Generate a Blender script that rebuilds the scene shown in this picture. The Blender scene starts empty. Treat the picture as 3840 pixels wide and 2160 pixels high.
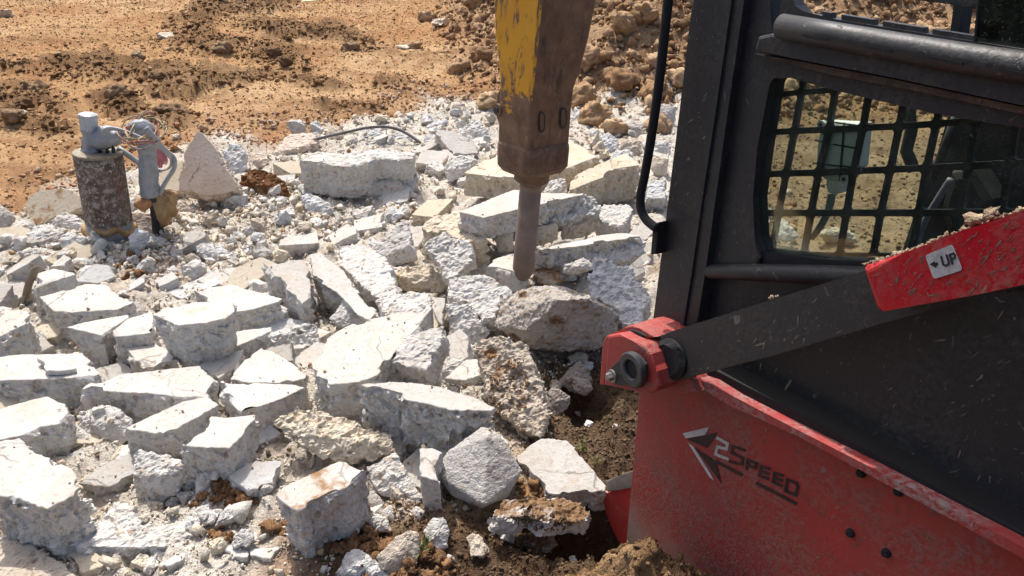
import bpy, bmesh, math, random
import numpy as np
from mathutils import Vector, Matrix

random.seed(7); rng = np.random.default_rng(11)
SC = bpy.context.scene
COL = SC.collection

# ------------------------------------------------------------------ camera, sky, sun, exposure
CAM_H, PITCH, ROLL, FPX = 1.6, math.radians(26.0), math.radians(1.9), 2773.0
cam_d = bpy.data.cameras.new('camera'); cam_d.sensor_width = 36.0; cam_d.lens = FPX / 3840 * 36
cam_d.clip_start = 0.02; cam_d.clip_end = 600
CAM = bpy.data.objects.new('camera', cam_d); COL.objects.link(CAM)
_r0 = Vector((1, 0, 0)); _u0 = Vector((0, math.sin(PITCH), math.cos(PITCH)))
R_ = _r0 * math.cos(ROLL) + _u0 * math.sin(ROLL)
U_ = -_r0 * math.sin(ROLL) + _u0 * math.cos(ROLL)
F_ = Vector((0, math.cos(PITCH), -math.sin(PITCH)))
EYE = Vector((0, 0, CAM_H))
CAM.matrix_world = Matrix(((R_.x, U_.x, -F_.x, EYE.x), (R_.y, U_.y, -F_.y, EYE.y), (R_.z, U_.z, -F_.z, EYE.z), (0, 0, 0, 1)))
SC.camera = CAM

SUN_EL = math.radians(60)
SUN_H = Vector((-0.48, 0.877, 0)).normalized()
SUN_TO = Vector((SUN_H.x * math.cos(SUN_EL), SUN_H.y * math.cos(SUN_EL), math.sin(SUN_EL)))
world = bpy.data.worlds.new('World'); SC.world = world; world.use_nodes = True
wn = world.node_tree; wn.nodes.clear()
sky = wn.nodes.new('ShaderNodeTexSky'); sky.sky_type = 'NISHITA'; sky.sun_disc = False
sky.sun_elevation = SUN_EL; sky.sun_rotation = math.atan2(SUN_H.x, SUN_H.y)
sky.air_density = 0.8; sky.dust_density = 5.0; sky.ozone_density = 0.6
bg = wn.nodes.new('ShaderNodeBackground'); bg.inputs['Strength'].default_value = 0.135
wo = wn.nodes.new('ShaderNodeOutputWorld')
wn.links.new(sky.outputs[0], bg.inputs[0]); wn.links.new(bg.outputs[0], wo.inputs[0])
sun_d = bpy.data.lights.new('sun', 'SUN'); sun_d.energy = 3.0; sun_d.angle = math.radians(0.53); sun_d.color = (1.0, 0.96, 0.90)
sun = bpy.data.objects.new('sun', sun_d); COL.objects.link(sun)
sun.rotation_euler = SUN_TO.to_track_quat('Z', 'Y').to_euler(); sun.location = (-6, 8, 14)
SC.view_settings.view_transform = 'Standard'; SC.view_settings.look = 'None'
SC.view_settings.exposure = 0.70; SC.view_settings.gamma = 1.0; SC.view_settings.use_curve_mapping = False
SC.cycles.max_bounces = 8; SC.cycles.transparent_max_bounces = 16

# ------------------------------------------------------------------ pixel -> world helpers (survey of the photograph)
TILES = {'A': (0, 0, 2.0125), 'B': (1280, 0, 2.0125), 'C': (2560, 0, 2.0125), 'D': (0, 720, 2.0125), 'E': (1280, 720, 2.0125),
         'F': (2560, 720, 2.0125), 'G': (0, 1440, 2.0125), 'H': (1280, 1440, 2.0125), 'I': (2560, 1440, 2.0125),
         'a': (600, 440, 4.025), 'b': (1240, 440, 4.025), 'c': (1960, 380, 4.025), 'd': (0, 680, 4.025), 'e': (1840, 700, 4.025),
         'f': (2240, 1180, 4.025), 'g': (2900, 400, 2.7394), 'k': (260, 400, 5.8432), 'M': (0, 0, 1 / 1.490683)}
def T(tile, p):
    ox, oy, s = TILES[tile]
    return (ox + p[0] / s, oy + p[1] / s)
def ray(t):
    return (R_ * ((t[0] - 1920) / FPX) + U_ * (-(t[1] - 1080) / FPX) + F_).normalized()
def on_plane(t, p0, n):
    d = ray(t); return EYE + d * ((p0 - EYE).dot(n) / d.dot(n))
def at_z(t, z):
    return on_plane(t, Vector((0, 0, z)), Vector((0, 0, 1)))
def at_y(t, y):
    return on_plane(t, Vector((0, y, 0)), Vector((0, 1, 0)))
def project(V):
    D = np.asarray(V) - np.array(EYE); x = D @ np.array(R_); y = D @ np.array(U_); z = D @ np.array(F_)
    z = np.where(z < 1e-3, 1e-3, z)
    return np.stack([1920 + FPX * x / z, 1080 - FPX * y / z], -1)

# ------------------------------------------------------------------ numpy noise
def _hash(ix, iy, iz, seed):
    h = (ix.astype(np.uint32) * np.uint32(374761393) + iy.astype(np.uint32) * np.uint32(668265263)
         + iz.astype(np.uint32) * np.uint32(2147483647) + np.uint32(seed * 974711 & 0xffffffff))
    h = (h ^ (h >> np.uint32(13))) * np.uint32(1274126177)
    h = (h ^ (h >> np.uint32(16))) * np.uint32(2246822519)
    return ((h ^ (h >> np.uint32(15))) & np.uint32(0xffffff)).astype(np.float32) / np.float32(0xffffff) * 2 - 1
def vnoise(P, scale, seed=0):
    P = np.asarray(P, np.float64) / scale + 1000.0
    I = np.floor(P).astype(np.int64); f = (P - I).astype(np.float32); f = f * f * f * (f * (f * 6 - 15) + 10)
    out = 0
    for dx in (0, 1):
        wx = f[:, 0] if dx else 1 - f[:, 0]
        for dy in (0, 1):
            wy = f[:, 1] if dy else 1 - f[:, 1]
            for dz in (0, 1):
                wz = f[:, 2] if dz else 1 - f[:, 2]
                out = out + wx * wy * wz * _hash(I[:, 0] + dx, I[:, 1] + dy, I[:, 2] + dz, seed)
    return out
def fbm(P, scale, octv=3, seed=0, gain=0.5):
    s, a, t = 0, 1.0, 0
    for k in range(octv):
        s = s + a * vnoise(P, scale / 2 ** k, seed + k * 17); t += a; a *= gain
    return s / t
def sstep(a, b, x):
    t = np.clip((x - a) / (b - a), 0, 1); return t * t * (3 - 2 * t)
def in_poly(px, py, poly):
    ins = np.zeros(px.shape, bool); n = len(poly)
    for i in range(n):
        x1, y1 = poly[i]; x2, y2 = poly[(i + 1) % n]
        if y1 == y2: continue
        c = ((y1 > py) != (y2 > py)) & (px < (x2 - x1) * (py - y1) / (y2 - y1) + x1)
        ins ^= c
    return ins
def sdist(px, py, poly):
    d = np.full(px.shape, 1e9)
    n = len(poly)
    for i in range(n):
        ax, ay = poly[i]; bx, by = poly[(i + 1) % n]
        vx, vy = bx - ax, by - ay; L = vx * vx + vy * vy + 1e-12
        t = np.clip(((px - ax) * vx + (py - ay) * vy) / L, 0, 1)
        d = np.minimum(d, np.hypot(px - ax - t * vx, py - ay - t * vy))
    return np.where(in_poly(px, py, poly), d, -d)

# ------------------------------------------------------------------ node helpers and materials
class NT:
    def __init__(s, name):
        s.m = bpy.data.materials.new(name); s.m.use_nodes = True; s.t = s.m.node_tree; s.t.nodes.clear()
        s.out = s.t.nodes.new('ShaderNodeOutputMaterial')
    def n(s, typ, props=None, **inp):
        nd = s.t.nodes.new(typ)
        for k, v in (props or {}).items(): setattr(nd, k, v)
        for k, v in inp.items():
            s.set(nd, k.replace('_', ' '), v)
        return nd
    def set(s, nd, key, v):
        sock = nd.inputs[key] if not key.isdigit() else nd.inputs[int(key)]
        if isinstance(v, bpy.types.NodeSocket): s.t.links.new(v, sock)
        elif isinstance(v, bpy.types.Node): s.t.links.new(v.outputs[0], sock)
        else: sock.default_value = v if not (isinstance(v, tuple) and len(v) == 3 and sock.type == 'RGBA') else (*v, 1)
    def noise(s, vec, scale, detail=3, rough=0.55, dist=0.0):
        return s.n('ShaderNodeTexNoise', Vector=vec, Scale=scale, Detail=detail, Roughness=rough, Distortion=dist).outputs['Fac']
    def ramp(s, fac, a, b, ca=0.0, cb=1.0):
        return s.n('ShaderNodeMapRange', {'clamp': True}, **{'Value': fac, 'From_Min': a, 'From_Max': b, 'To_Min': ca, 'To_Max': cb}).outputs[0]
    def mix(s, fac, a, b, mode='MIX'):
        nd = s.t.nodes.new('ShaderNodeMix'); nd.data_type = 'RGBA'; nd.blend_type = mode; nd.clamp_factor = True
        for k, v in ((0, fac), (6, a), (7, b)):
            sock = nd.inputs[k]
            if isinstance(v, bpy.types.NodeSocket): s.t.links.new(v, sock)
            else: sock.default_value = (*v, 1) if isinstance(v, tuple) and len(v) == 3 else v
        return nd.outputs[2]
    def math(s, op, a, b=0.0):
        nd = s.t.nodes.new('ShaderNodeMath'); nd.operation = op
        for k, v in ((0, a), (1, b)):
            if isinstance(v, bpy.types.NodeSocket): s.t.links.new(v, nd.inputs[k])
            else: nd.inputs[k].default_value = v
        return nd.outputs[0]
    def pos(s): return s.n('ShaderNodeNewGeometry').outputs['Position']
    def attr(s, name): return s.n('ShaderNodeAttribute', {'attribute_name': name})
    def bump(s, h, strength, dist, normal=None):
        kw = dict(Height=h, Strength=strength, Distance=dist)
        if normal is not None: kw['Normal'] = normal
        return s.n('ShaderNodeBump', **kw).outputs[0]
    def bsdf(s, color, rough, normal=None, metal=0.0, spec=0.5, coat=0.0):
        b = s.n('ShaderNodeBsdfPrincipled', Base_Color=color, Roughness=rough, Metallic=metal)
        b.inputs['Specular IOR Level'].default_value = spec
        b.inputs['Coat Weight'].default_value = coat
        if normal is not None: s.t.links.new(normal, b.inputs['Normal'])
        s.t.links.new(b.outputs[0], s.out.inputs[0]); return b

def mat_concrete():
    m = NT('broken_concrete'); P = m.pos(); top = m.attr('top').outputs['Fac']
    tint = m.n('ShaderNodeObjectInfo').outputs['Color']
    n1 = m.noise(P, 5.0, 4); n2 = m.noise(P, 60, 4, .65); n3 = m.noise(P, 240, 2, .6); n4 = m.noise(P, 16, 5, .6)
    ctop = m.mix(m.ramp(n1, .35, .68), (.50, .482, .445), (.43, .40, .355))
    ctop = m.mix(m.ramp(m.noise(P, 2.2, 5, .6), .45, .62, 0, .7), ctop, (.53, .52, .495))
    ctop = m.mix(m.ramp(m.noise(m.n('ShaderNodeMapping', Vector=P, Scale=(1, .22, 1), Rotation=(0, 0, .5)).outputs[0], 24, 4, .6), .54, .70, 0, .45), ctop, (.42, .375, .32))
    ctop = m.mix(m.ramp(m.noise(P, 3.3, 6, .7), .50, .66, 0, .65), ctop, (.43, .39, .335))
    ctop = m.mix(m.ramp(n2, .55, .66, 0, .65), ctop, (.34, .295, .24))
    ctop = m.mix(m.ramp(n4, .57, .70, 0, .55), ctop, (.44, .35, .255))
    ctop = m.mix(m.ramp(n3, .62, .68, 0, .5), ctop, (.30, .265, .225))
    wv = m.n('ShaderNodeVectorMath', {'operation': 'ADD'}); m.t.links.new(P, wv.inputs[0])
    dn = m.n('ShaderNodeVectorMath', {'operation': 'SCALE'}); dn.inputs['Scale'].default_value = .09
    m.t.links.new(m.n('ShaderNodeTexNoise', Vector=P, Scale=14.0, Detail=4.0).outputs['Color'], dn.inputs[0]); m.t.links.new(dn.outputs[0], wv.inputs[1])
    ck = m.n('ShaderNodeTexVoronoi', {'feature': 'DISTANCE_TO_EDGE'}, Vector=wv.outputs[0], Scale=3.2).outputs['Distance']
    ctop = m.mix(m.math('MULTIPLY', m.ramp(ck, .004, .014, .75, 0), m.ramp(m.noise(P, 4.0, 2), .50, .60)), ctop, (.17, .145, .12))
    vor = m.n('ShaderNodeTexVoronoi', Vector=P, Scale=42.0); vor2 = m.n('ShaderNodeTexVoronoi', Vector=P, Scale=95.0)
    cr = m.n('ShaderNodeSeparateColor', Color=vor.outputs['Color'])
    peb = m.mix(cr.outputs[0], (.48, .435, .375), (.68, .64, .585))
    peb = m.mix(m.ramp(cr.outputs[1], .82, .88), peb, (.42, .32, .235))
    matrix = m.mix(m.ramp(n2, .3, .7), (.54, .505, .45), (.665, .64, .595))
    cs = m.mix(m.ramp(vor.outputs['Distance'], .36, .50), peb, matrix)
    cr2 = m.n('ShaderNodeSeparateColor', Color=vor2.outputs['Color'])
    cs = m.mix(m.ramp(cr2.outputs[0], .80, .92, 0, .5), cs, (.33, .28, .225))
    cs = m.mix(m.ramp(m.noise(P, 9, 5, .6), .42, .64, 0, .8), cs, (.675, .66, .625))
    col = m.mix(top, cs, ctop)
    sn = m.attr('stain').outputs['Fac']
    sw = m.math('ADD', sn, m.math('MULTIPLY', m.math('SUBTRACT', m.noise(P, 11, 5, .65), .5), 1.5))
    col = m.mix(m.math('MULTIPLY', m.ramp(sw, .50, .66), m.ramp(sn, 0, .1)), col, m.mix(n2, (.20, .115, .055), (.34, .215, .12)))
    col = m.mix(1.0, col, tint, 'MULTIPLY')
    h1 = m.math('ADD', m.math('MULTIPLY', n2, 1.0), m.math('MULTIPLY', n3, .35))
    h1 = m.math('ADD', h1, m.math('MULTIPLY', m.ramp(vor.outputs['Distance'], 0, .6, .5, 0), .55))
    st = m.ramp(top, 0, 1, 1.0, .38)
    nb = m.n('ShaderNodeBump', Height=h1, Strength=st, Distance=.009).outputs[0]
    m.bsdf(col, .92, nb, spec=.2); return m.m
def mat_vcol(name, bump=.02, rough=.95, scale=1.0, spec=.15):
    m = NT(name); P = m.pos(); c = m.attr('Col').outputs['Color']
    n1 = m.noise(P, 45 * scale, 5, .65); n2 = m.noise(P, 180 * scale, 3, .6); n0 = m.noise(P, 11 * scale, 5, .68)
    col = m.mix(m.ramp(n1, .3, .7, .30, -.02), c, m.mix(1.0, c, (.45, .38, .32), 'MULTIPLY'))
    col = m.mix(m.ramp(n2, .54, .66, 0, .55), col, m.mix(1.0, col, (1.75, 1.7, 1.6), 'MULTIPLY'))
    col = m.mix(m.ramp(n0, .48, .62, 0, .55), col, m.mix(1.0, c, (.56, .48, .40), 'MULTIPLY'))
    col = m.mix(m.ramp(m.noise(P, 26 * scale, 4, .65), .53, .64, 0, .6), col, m.mix(1.0, c, (1.3, 1.28, 1.22), 'MULTIPLY'))
    h = m.math('ADD', n1, m.math('MULTIPLY', n2, .4))
    m.bsdf(col, rough, m.bump(h, .9, bump), spec=spec); return m.m
def mat_paint(name, base, rough, dust=(.30, .235, .165), dust_amt=.5, splat=.6, low=None, chips=None, scratch=0.0):
    m = NT(name); P = m.pos()
    st = m.n('ShaderNodeMapping', Vector=P, Scale=(1, 1, .45))
    n1 = m.noise(P, 7, 5, .6); n2 = m.noise(P, 90, 4, .65); n3 = m.noise(st.outputs[0], 38, 4, .6, 1.2); n4 = m.noise(P, 320, 2, .6)
    col = m.mix(m.ramp(n1, .3, .7), base, tuple(c * .72 for c in base))
    if chips: col = m.mix(m.ramp(m.noise(P, 30, 5, .7), .60, .64), col, chips)
    d1 = m.math('MULTIPLY', m.ramp(n1, .42, .75), m.ramp(n2, .40, .62))
    d1 = m.math('MULTIPLY', d1, dust_amt)
    fac = m.math('MAXIMUM', d1, m.math('MULTIPLY', m.ramp(n3, .665, .70), splat))
    fac = m.math('MAXIMUM', fac, m.math('MULTIPLY', m.ramp(n4, .66, .72), splat * .6))
    if scratch:
        for q, (rx, rz) in enumerate(((.5, .3), (-.7, .9))):
            sv = m.n('ShaderNodeMapping', Vector=m.n('ShaderNodeMapping', Vector=P, Rotation=(rx, .9 - q, rz)).outputs[0], Scale=(1, 1, .08)).outputs[0]
            fac = m.math('MAXIMUM', fac, m.math('MULTIPLY', m.ramp(m.noise(sv, 60 + 40 * q, 3, .6), .675, .72), scratch))
    if low:
        z = m.n('ShaderNodeSeparateXYZ', Vector=P).outputs[2]
        zz = m.math('ADD', z, m.math('MULTIPLY', m.math('SUBTRACT', m.noise(P, 10, 5, .65), .5), .30))
        fac = m.math('MAXIMUM', fac, m.ramp(zz, low[0], low[1], .92, 0))
        fac = m.math('MAXIMUM', fac, m.math('MULTIPLY', m.ramp(zz, low[1], low[1] + .35, .8, 0), m.ramp(m.noise(P, 160, 3, .7), .50, .60)))
    col = m.mix(fac, col, m.mix(n2, dust, tuple(c * .6 for c in dust)))
    r = m.ramp(fac, 0, .6, rough, .9)
    b = m.bump(m.math('ADD', m.math('MULTIPLY', fac, 1.0), m.math('MULTIPLY', n2, .12)), .5, .004)
    m.bsdf(col, r, b, spec=.4); return m.m
def mat_plain(name, base, rough=.6, metal=0.0, var=.25, scale=20, bump=.003, spec=.4):
    m = NT(name); P = m.pos(); n = m.noise(P, scale, 5, .6); n2 = m.noise(P, scale * 6, 3, .6)
    col = m.mix(m.ramp(n, .3, .7), base, tuple(c * (1 - var) for c in base))
    m.bsdf(col, rough, m.bump(m.math('ADD', n, m.math('MULTIPLY', n2, .4)), .5, bump), metal=metal, spec=spec); return m.m
def mat_rust(name, a, b, c, scale=18):
    m = NT(name); P = m.pos(); n1 = m.noise(P, scale, 6, .65); n2 = m.noise(P, scale * 5, 4, .7); n3 = m.noise(P, scale * .35, 3)
    col = m.mix(m.ramp(n1, .35, .62), a, b); col = m.mix(m.ramp(n2, .60, .70, 0, .8), col, c)
    col = m.mix(m.ramp(n3, .5, .7, 0, .5), col, tuple(x * .6 for x in a))
    m.bsdf(col, .72, m.bump(m.math('ADD', n1, n2), .5, .004), metal=.15, spec=.35); return m.m
def mat_hammer():
    m = NT('worn_yellow_paint'); tc = m.n('ShaderNodeTexCoord').outputs['Object']; P = tc
    rust = m.mix(m.ramp(m.noise(P, 14, 6, .65), .35, .65), (.120, .064, .036), (.21, .125, .072))
    stx = m.n('ShaderNodeMapping', Vector=P, Scale=(1, 1, .30))
    rust = m.mix(m.ramp(m.noise(stx.outputs[0], 60, 5, .7), .62, .68, 0, .55), rust, (.36, .31, .27))
    rust = m.mix(m.ramp(m.noise(stx.outputs[0], 20, 4, .6), .57, .70, 0, .8), rust, (.035, .026, .022))
    yel = m.mix(m.noise(P, 6, 4), (.72, .36, .022), (.56, .25, .015))
    at = m.attr('paint').outputs['Fac']
    scr = m.n('ShaderNodeMapping', Vector=P, Scale=(1.2, 1.2, .35), Rotation=(.25, .2, 0))
    w = m.math('ADD', at, m.math('MULTIPLY', m.math('SUBTRACT', m.noise(P, 13, 6, .68), .5), 1.5))
    fac = m.ramp(w, .48, .56)
    cracks = m.ramp(m.noise(scr.outputs[0], 26, 6, .75, .8), .535, .575, 1, 0)
    fac = m.math('MULTIPLY', fac, cracks)
    drip = m.ramp(m.n('ShaderNodeTexNoise', Vector=m.n('ShaderNodeMapping', Vector=P, Scale=(1, 1, .05)).outputs[0], Scale=30.0, Detail=3.0).outputs['Fac'], .60, .66, 1, .25)
    fac = m.math('MULTIPLY', fac, drip)
    col = m.mix(fac, rust, yel)
    m.bsdf(col, m.ramp(fac, 0, 1, .62, .42), m.bump(m.math('ADD', m.noise(P, 60, 5, .7), fac), .45, .003), spec=.4); return m.m
def mat_glass(name, tint, refl=.10):
    m = NT(name); P = m.pos()
    tr = m.n('ShaderNodeBsdfTransparent', Color=tint); gl = m.n('ShaderNodeBsdfGlossy', Color=(.9, .95, .92), Roughness=.04)
    df = m.n('ShaderNodeBsdfDiffuse', Color=(.34, .36, .33))
    lw = m.n('ShaderNodeFresnel', IOR=1.45).outputs[0]
    s1 = m.n('ShaderNodeMixShader'); m.t.links.new(lw, s1.inputs[0]); m.t.links.new(tr.outputs[0], s1.inputs[1]); m.t.links.new(gl.outputs[0], s1.inputs[2])
    dirt = m.math('ADD', m.ramp(m.noise(P, 14, 5, .65), .4, .75, .01, .09), m.ramp(m.noise(P, 260, 2), .66, .7, 0, .25))
    s2 = m.n('ShaderNodeMixShader'); m.t.links.new(dirt, s2.inputs[0]); m.t.links.new(s1.outputs[0], s2.inputs[1]); m.t.links.new(df.outputs[0], s2.inputs[2])
    m.t.links.new(s2.outputs[0], m.out.inputs[0]); return m.m

M_CON = mat_concrete()
M_SOIL = mat_vcol('soil', .022); M_GRAVEL = mat_vcol('gravel', .006); M_CLOD = mat_vcol('crumbly_clods', .012)
M_BLACK = mat_paint('black_paint', (.024, .025, .028), .48, dust=(.22, .19, .16), dust_amt=.30, splat=.55, scratch=.5)
M_BLACKR = mat_paint('black_plate', (.034, .034, .036), .46, dust=(.24, .205, .165), dust_amt=.42, splat=.8, scratch=.5)
M_RUBBER = mat_plain('black_rubber', (.013, .013, .014), .75, bump=.002)
M_RED = mat_paint('red_paint', (.37, .042, .036), .46, dust=(.33, .24, .19), dust_amt=.95, splat=.7, low=(.06, .20), chips=(.20, .05, .04), scratch=.4)
M_REDARM = mat_paint('red_arm_paint', (.56, .010, .022), .30, dust=(.36, .28, .20), dust_amt=.55, splat=.9)
M_REDDUST = mat_paint('dusty_red_flange', (.42, .05, .045), .55, dust=(.46, .37, .33), dust_amt=1.6, splat=.9)
M_STEEL = mat_plain('worn_steel', (.33, .31, .28), .45, .6, scale=60)
M_RUST = mat_rust('rusty_steel', (.115, .066, .042), (.20, .125, .08), (.40, .34, .29))
M_TOOL = mat_rust('worn_tool_steel', (.19, .135, .105), (.27, .20, .16), (.30, .24, .20), 9)
def mat_casing():
    m = NT('flaking_casing_steel'); P = m.pos()
    col = m.mix(m.ramp(m.noise(P, 9, 5, .6), .35, .65), (.085, .056, .045), (.155, .115, .092))
    col = m.mix(m.ramp(m.noise(P, 26, 6, .75), .50, .60, 0, .75), col, (.36, .32, .295))
    col = m.mix(m.ramp(m.noise(P, 70, 5, .75), .56, .63, 0, .9), col, (.52, .49, .46))
    col = m.mix(m.ramp(m.noise(P, 6, 3, .6), .55, .68, 0, .7), col, (.20, .085, .045))
    m.bsdf(col, .75, m.bump(m.noise(P, 40, 6, .75), .7, .006), metal=.1, spec=.3); return m.m
M_CASING = mat_casing()
M_REDLOW = mat_paint('scuffed_red_paint', (.42, .035, .03), .45, dust_amt=.3, splat=.4, scratch=.5)
M_HAM = mat_hammer()
M_TAPE = mat_plain('grey_duct_tape', (.33, .345, .365), .34, 0.0, .3, 28, .012, .5)
M_CAPW = mat_plain('grey_plastic_wrap', (.44, .475, .51), .3, 0.0, .2, 30, .006, .5)
M_WRAP = mat_plain('grey_plastic_sleeve', (.30, .31, .31), .5, 0.0, .5, 12, .01)
M_FOAM = mat_rust('yellowed_foam', (.46, .32, .15), (.30, .16, .07), (.60, .48, .27), 16)
M_CABLE = mat_plain('grey_cable_sheath', (.36, .37, .37), .5)
M_BLK = mat_plain('black_pipe', (.025, .025, .028), .5)
M_BOX = mat_plain('pale_grey_plastic', (.86, .90, .87), .45, var=.12)
M_GLASS = mat_glass('window_glass', (.80, .85, .78)); M_GLASS2 = mat_glass('dark_green_glass', (.10, .15, .13))
M_WHITE = mat_paint('white_decal', (.58, .56, .54), .5, dust=(.30, .21, .17), dust_amt=.9, splat=.8)
M_INK = mat_paint('black_decal', (.02, .02, .022), .5, dust=(.30, .06, .05), dust_amt=.5, splat=.7)
M_GREEN = mat_plain('green_leaf', (.13, .20, .045), .6); M_PALE = mat_plain('pale_leaf', (.52, .56, .30), .7)
M_PVC = mat_plain('dusty_pvc', (.50, .50, .47), .5); M_STICK = mat_plain('brown_strip', (.27, .21, .15), .8)
M_BAR = mat_rust('dusty_rebar_steel', (.10, .095, .095), (.17, .16, .155), (.28, .26, .25), 40)
M_BAG = mat_plain('pink_plastic', (.62, .22, .26), .35, var=.4, scale=40, bump=.01)
M_INT = mat_plain('dark_interior', (.012, .013, .014), .7)
WIRES = [mat_plain('wire_insulation', c, .45, var=.1) for c in ((.36, .15, .09), (.42, .34, .13), (.30, .08, .06), (.30, .21, .12), (.26, .23, .19))]

# ------------------------------------------------------------------ object helpers
def tag(o, label=None, cat=None, group=None, kind=None):
    if label: o['label'] = label
    if cat: o['category'] = cat
    if group: o['group'] = group
    if kind: o['kind'] = kind
    return o
def link(name, me, mat=None, parent=None, loc=None):
    o = bpy.data.objects.new(name, me); COL.objects.link(o)
    if mat: me.materials.append(mat)
    if parent:
        o.parent = parent; o.matrix_parent_inverse = Matrix.Identity(4)
        o.location = (Vector(loc) if loc is not None else Vector((0, 0, 0)))
    elif loc is not None: o.location = loc
    return o
def empty(name, loc):
    o = bpy.data.objects.new(name, None); COL.objects.link(o); o.location = loc; o.empty_display_size = .1; return o
def bm_mesh(name, bm, smooth=False):
    bmesh.ops.recalc_face_normals(bm, faces=bm.faces)
    me = bpy.data.meshes.new(name); bm.to_mesh(me); bm.free()
    if smooth: me.polygons.foreach_set('use_smooth', [True] * len(me.polygons))
    return me
def part(name, bm, mat, parent, smooth=False):
    """mesh built in world coordinates, hung under its thing (an Empty at parent.location, unrotated)"""
    if parent:
        off = Vector((0, 0, 0)); q = parent
        while q: off += q.location; q = q.parent
        bmesh.ops.translate(bm, verts=bm.verts, vec=-off)
    return link(name, bm_mesh(name, bm, smooth), mat, parent)
def add_prism(bm, front, back, bevel=0.0, seg=2):
    fv = [bm.verts.new(p) for p in front]; bv = [bm.verts.new(p) for p in back]; n = len(fv)
    fs = [bm.faces.new(fv), bm.faces.new(bv[::-1])]
    for i in range(n):
        fs.append(bm.faces.new((fv[i], bv[i], bv[(i + 1) % n], fv[(i + 1) % n])))
    if bevel:
        ed = list({e for f in fs[:1] for e in f.edges})
        bmesh.ops.bevel(bm, geom=ed, offset=bevel, segments=seg, affect='EDGES', profile=.5)
    return bm
def add_tube(bm, pts, rad, seg=10, cap=True, flat=1.0):
    pts = [Vector(p) for p in pts]; n = len(pts); rads = rad if isinstance(rad, (list, tuple)) else [rad] * n
    rings = []; up = None
    for i in range(n):
        d = (pts[min(i + 1, n - 1)] - pts[max(i - 1, 0)]).normalized()
        if up is None:
            up = d.orthogonal().normalized()
        up = (up - d * up.dot(d)).normalized(); sd = d.cross(up)
        rings.append([bm.verts.new(pts[i] + (up * math.cos(2 * math.pi * k / seg) + sd * math.sin(2 * math.pi * k / seg) * flat) * rads[i]) for k in range(seg)])
    for a, b in zip(rings, rings[1:]):
        for k in range(seg):
            bm.faces.new((a[k], a[(k + 1) % seg], b[(k + 1) % seg], b[k]))
    if cap:
        bm.faces.new(rings[0][::-1]); bm.faces.new(rings[-1])
    return bm
def add_lathe(bm, c, axis, prof, seg=32):
    axis = axis.normalized(); u = axis.orthogonal().normalized(); v = axis.cross(u)
    R = [[bm.verts.new(c + axis * h + (u * math.cos(2 * math.pi * k / seg) + v * math.sin(2 * math.pi * k / seg)) * r) for k in range(seg)] for h, r in prof]
    for a, b in zip(R, R[1:]):
        for k in range(seg): bm.faces.new((a[k], a[(k + 1) % seg], b[(k + 1) % seg], b[k]))
    bm.faces.new(R[0][::-1]); bm.faces.new(R[-1]); return bm
def smooth_path(pts, n=8):
    P = [Vector(p) for p in pts]; out = []
    for i in range(len(P) - 1):
        p0, p1, p2, p3 = P[max(i - 1, 0)], P[i], P[i + 1], P[min(i + 2, len(P) - 1)]
        for k in range(n):
            t = k / n
            out.append(.5 * ((2 * p1) + (p2 - p0) * t + (2 * p0 - 5 * p1 + 4 * p2 - p3) * t * t + (3 * p1 - p0 - 3 * p2 + p3) * t ** 3))
    out.append(P[-1]); return out
# ------------------------------------------------------------------ terrain
def gpoly(tile, pts, z=0.0):
    return [tuple(at_z(T(tile, p), z)[:2]) for p in pts]
RUBBLE = gpoly('M', [(-400, 590), (0, 560), (60, 545), (100, 500), (190, 470), (330, 430), (470, 380), (560, 345), (700, 385), (800, 330), (900, 315), (1000, 320), (1100, 285), (1250, 290), (1450, 292), (1580, 290), (1760, 290), (1800, 420), (1700, 800), (1600, 960), (1500, 1010), (1400, 1080), (1330, 1230), (1100, 1300), (900, 1340), (800, 1460), (700, 1700), (-300, 1700), (-900, 1000)])
DARK = gpoly('M', [(1365, 930), (1500, 900), (1640, 900), (1700, 1100), (1800, 1400), (1700, 1800), (780, 1800), (840, 1420), (930, 1330), (1120, 1290), (1330, 1220)])
HEAP = [(-2.2, 30), (-1.3, 12), (-.75, 9.8), (-.42, 8.6), (-.15, 7.6), (.45, 6.95), (1.3, 6.75), (2.4, 6.8), (3.6, 7.1), (5.5, 7.8), (9, 9), (9, 30)]
PATCH = [(520, 35, 130, 42, -.5), (640, 10, 110, 25, 0), (570, 118, 190, 30, .1), (700, 150, 90, 26, .2), (330, 185, 230, 26, .02), (250, 155, 60, 14, 0), (70, 255, 110, 42, .1),
         (420, 228, 120, 20, 0), (310, 270, 80, 30, .2), (430, 300, 70, 26, 0), (880, 95, 90, 26, .3), (700, 70, 120, 24, .1), (30, 170, 80, 20, 0), (160, 160, 60, 22, 0), (120, 330, 90, 18, .1),
         (1000, 210, 60, 14, 0), (780, 205, 110, 14, .1), (520, 205, 110, 20, .1), (20, 300, 60, 30, 0), (900, 270, 90, 14, 0), (640, 190, 90, 14, 0)]
HOLE = at_z((1470 * 1.490683, 1385 * 1.490683), -.1); DIP = at_z((1450 * 1.490683, 1030 * 1.490683), -.05)
def base_z(x, y):
    P = np.stack([x, y, np.zeros_like(x)], -1)
    z = .085 * np.log1p(np.exp((y - 5.6) * 2.2)) / 2.2
    dh = sdist(x, y, HEAP)
    w = dh + .28 * fbm(P, .9, 3, 5)
    z = z + np.clip(w, 0, 3.2) * .52 + .05 * sstep(-.5, 0, w)
    z = z - .30 * np.exp(-((((x - HOLE.x) / .17) ** 2 + ((y - HOLE.y) / .10) ** 2) ** 2)) - .17 * np.exp(-((((x - DIP.x) / .13) ** 2 + ((y - DIP.y) / .11) ** 2) ** 2))
    return z, dh
def ground_z(x, y):
    return float(base_z(np.array([x]), np.array([y]))[0][0])

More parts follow.
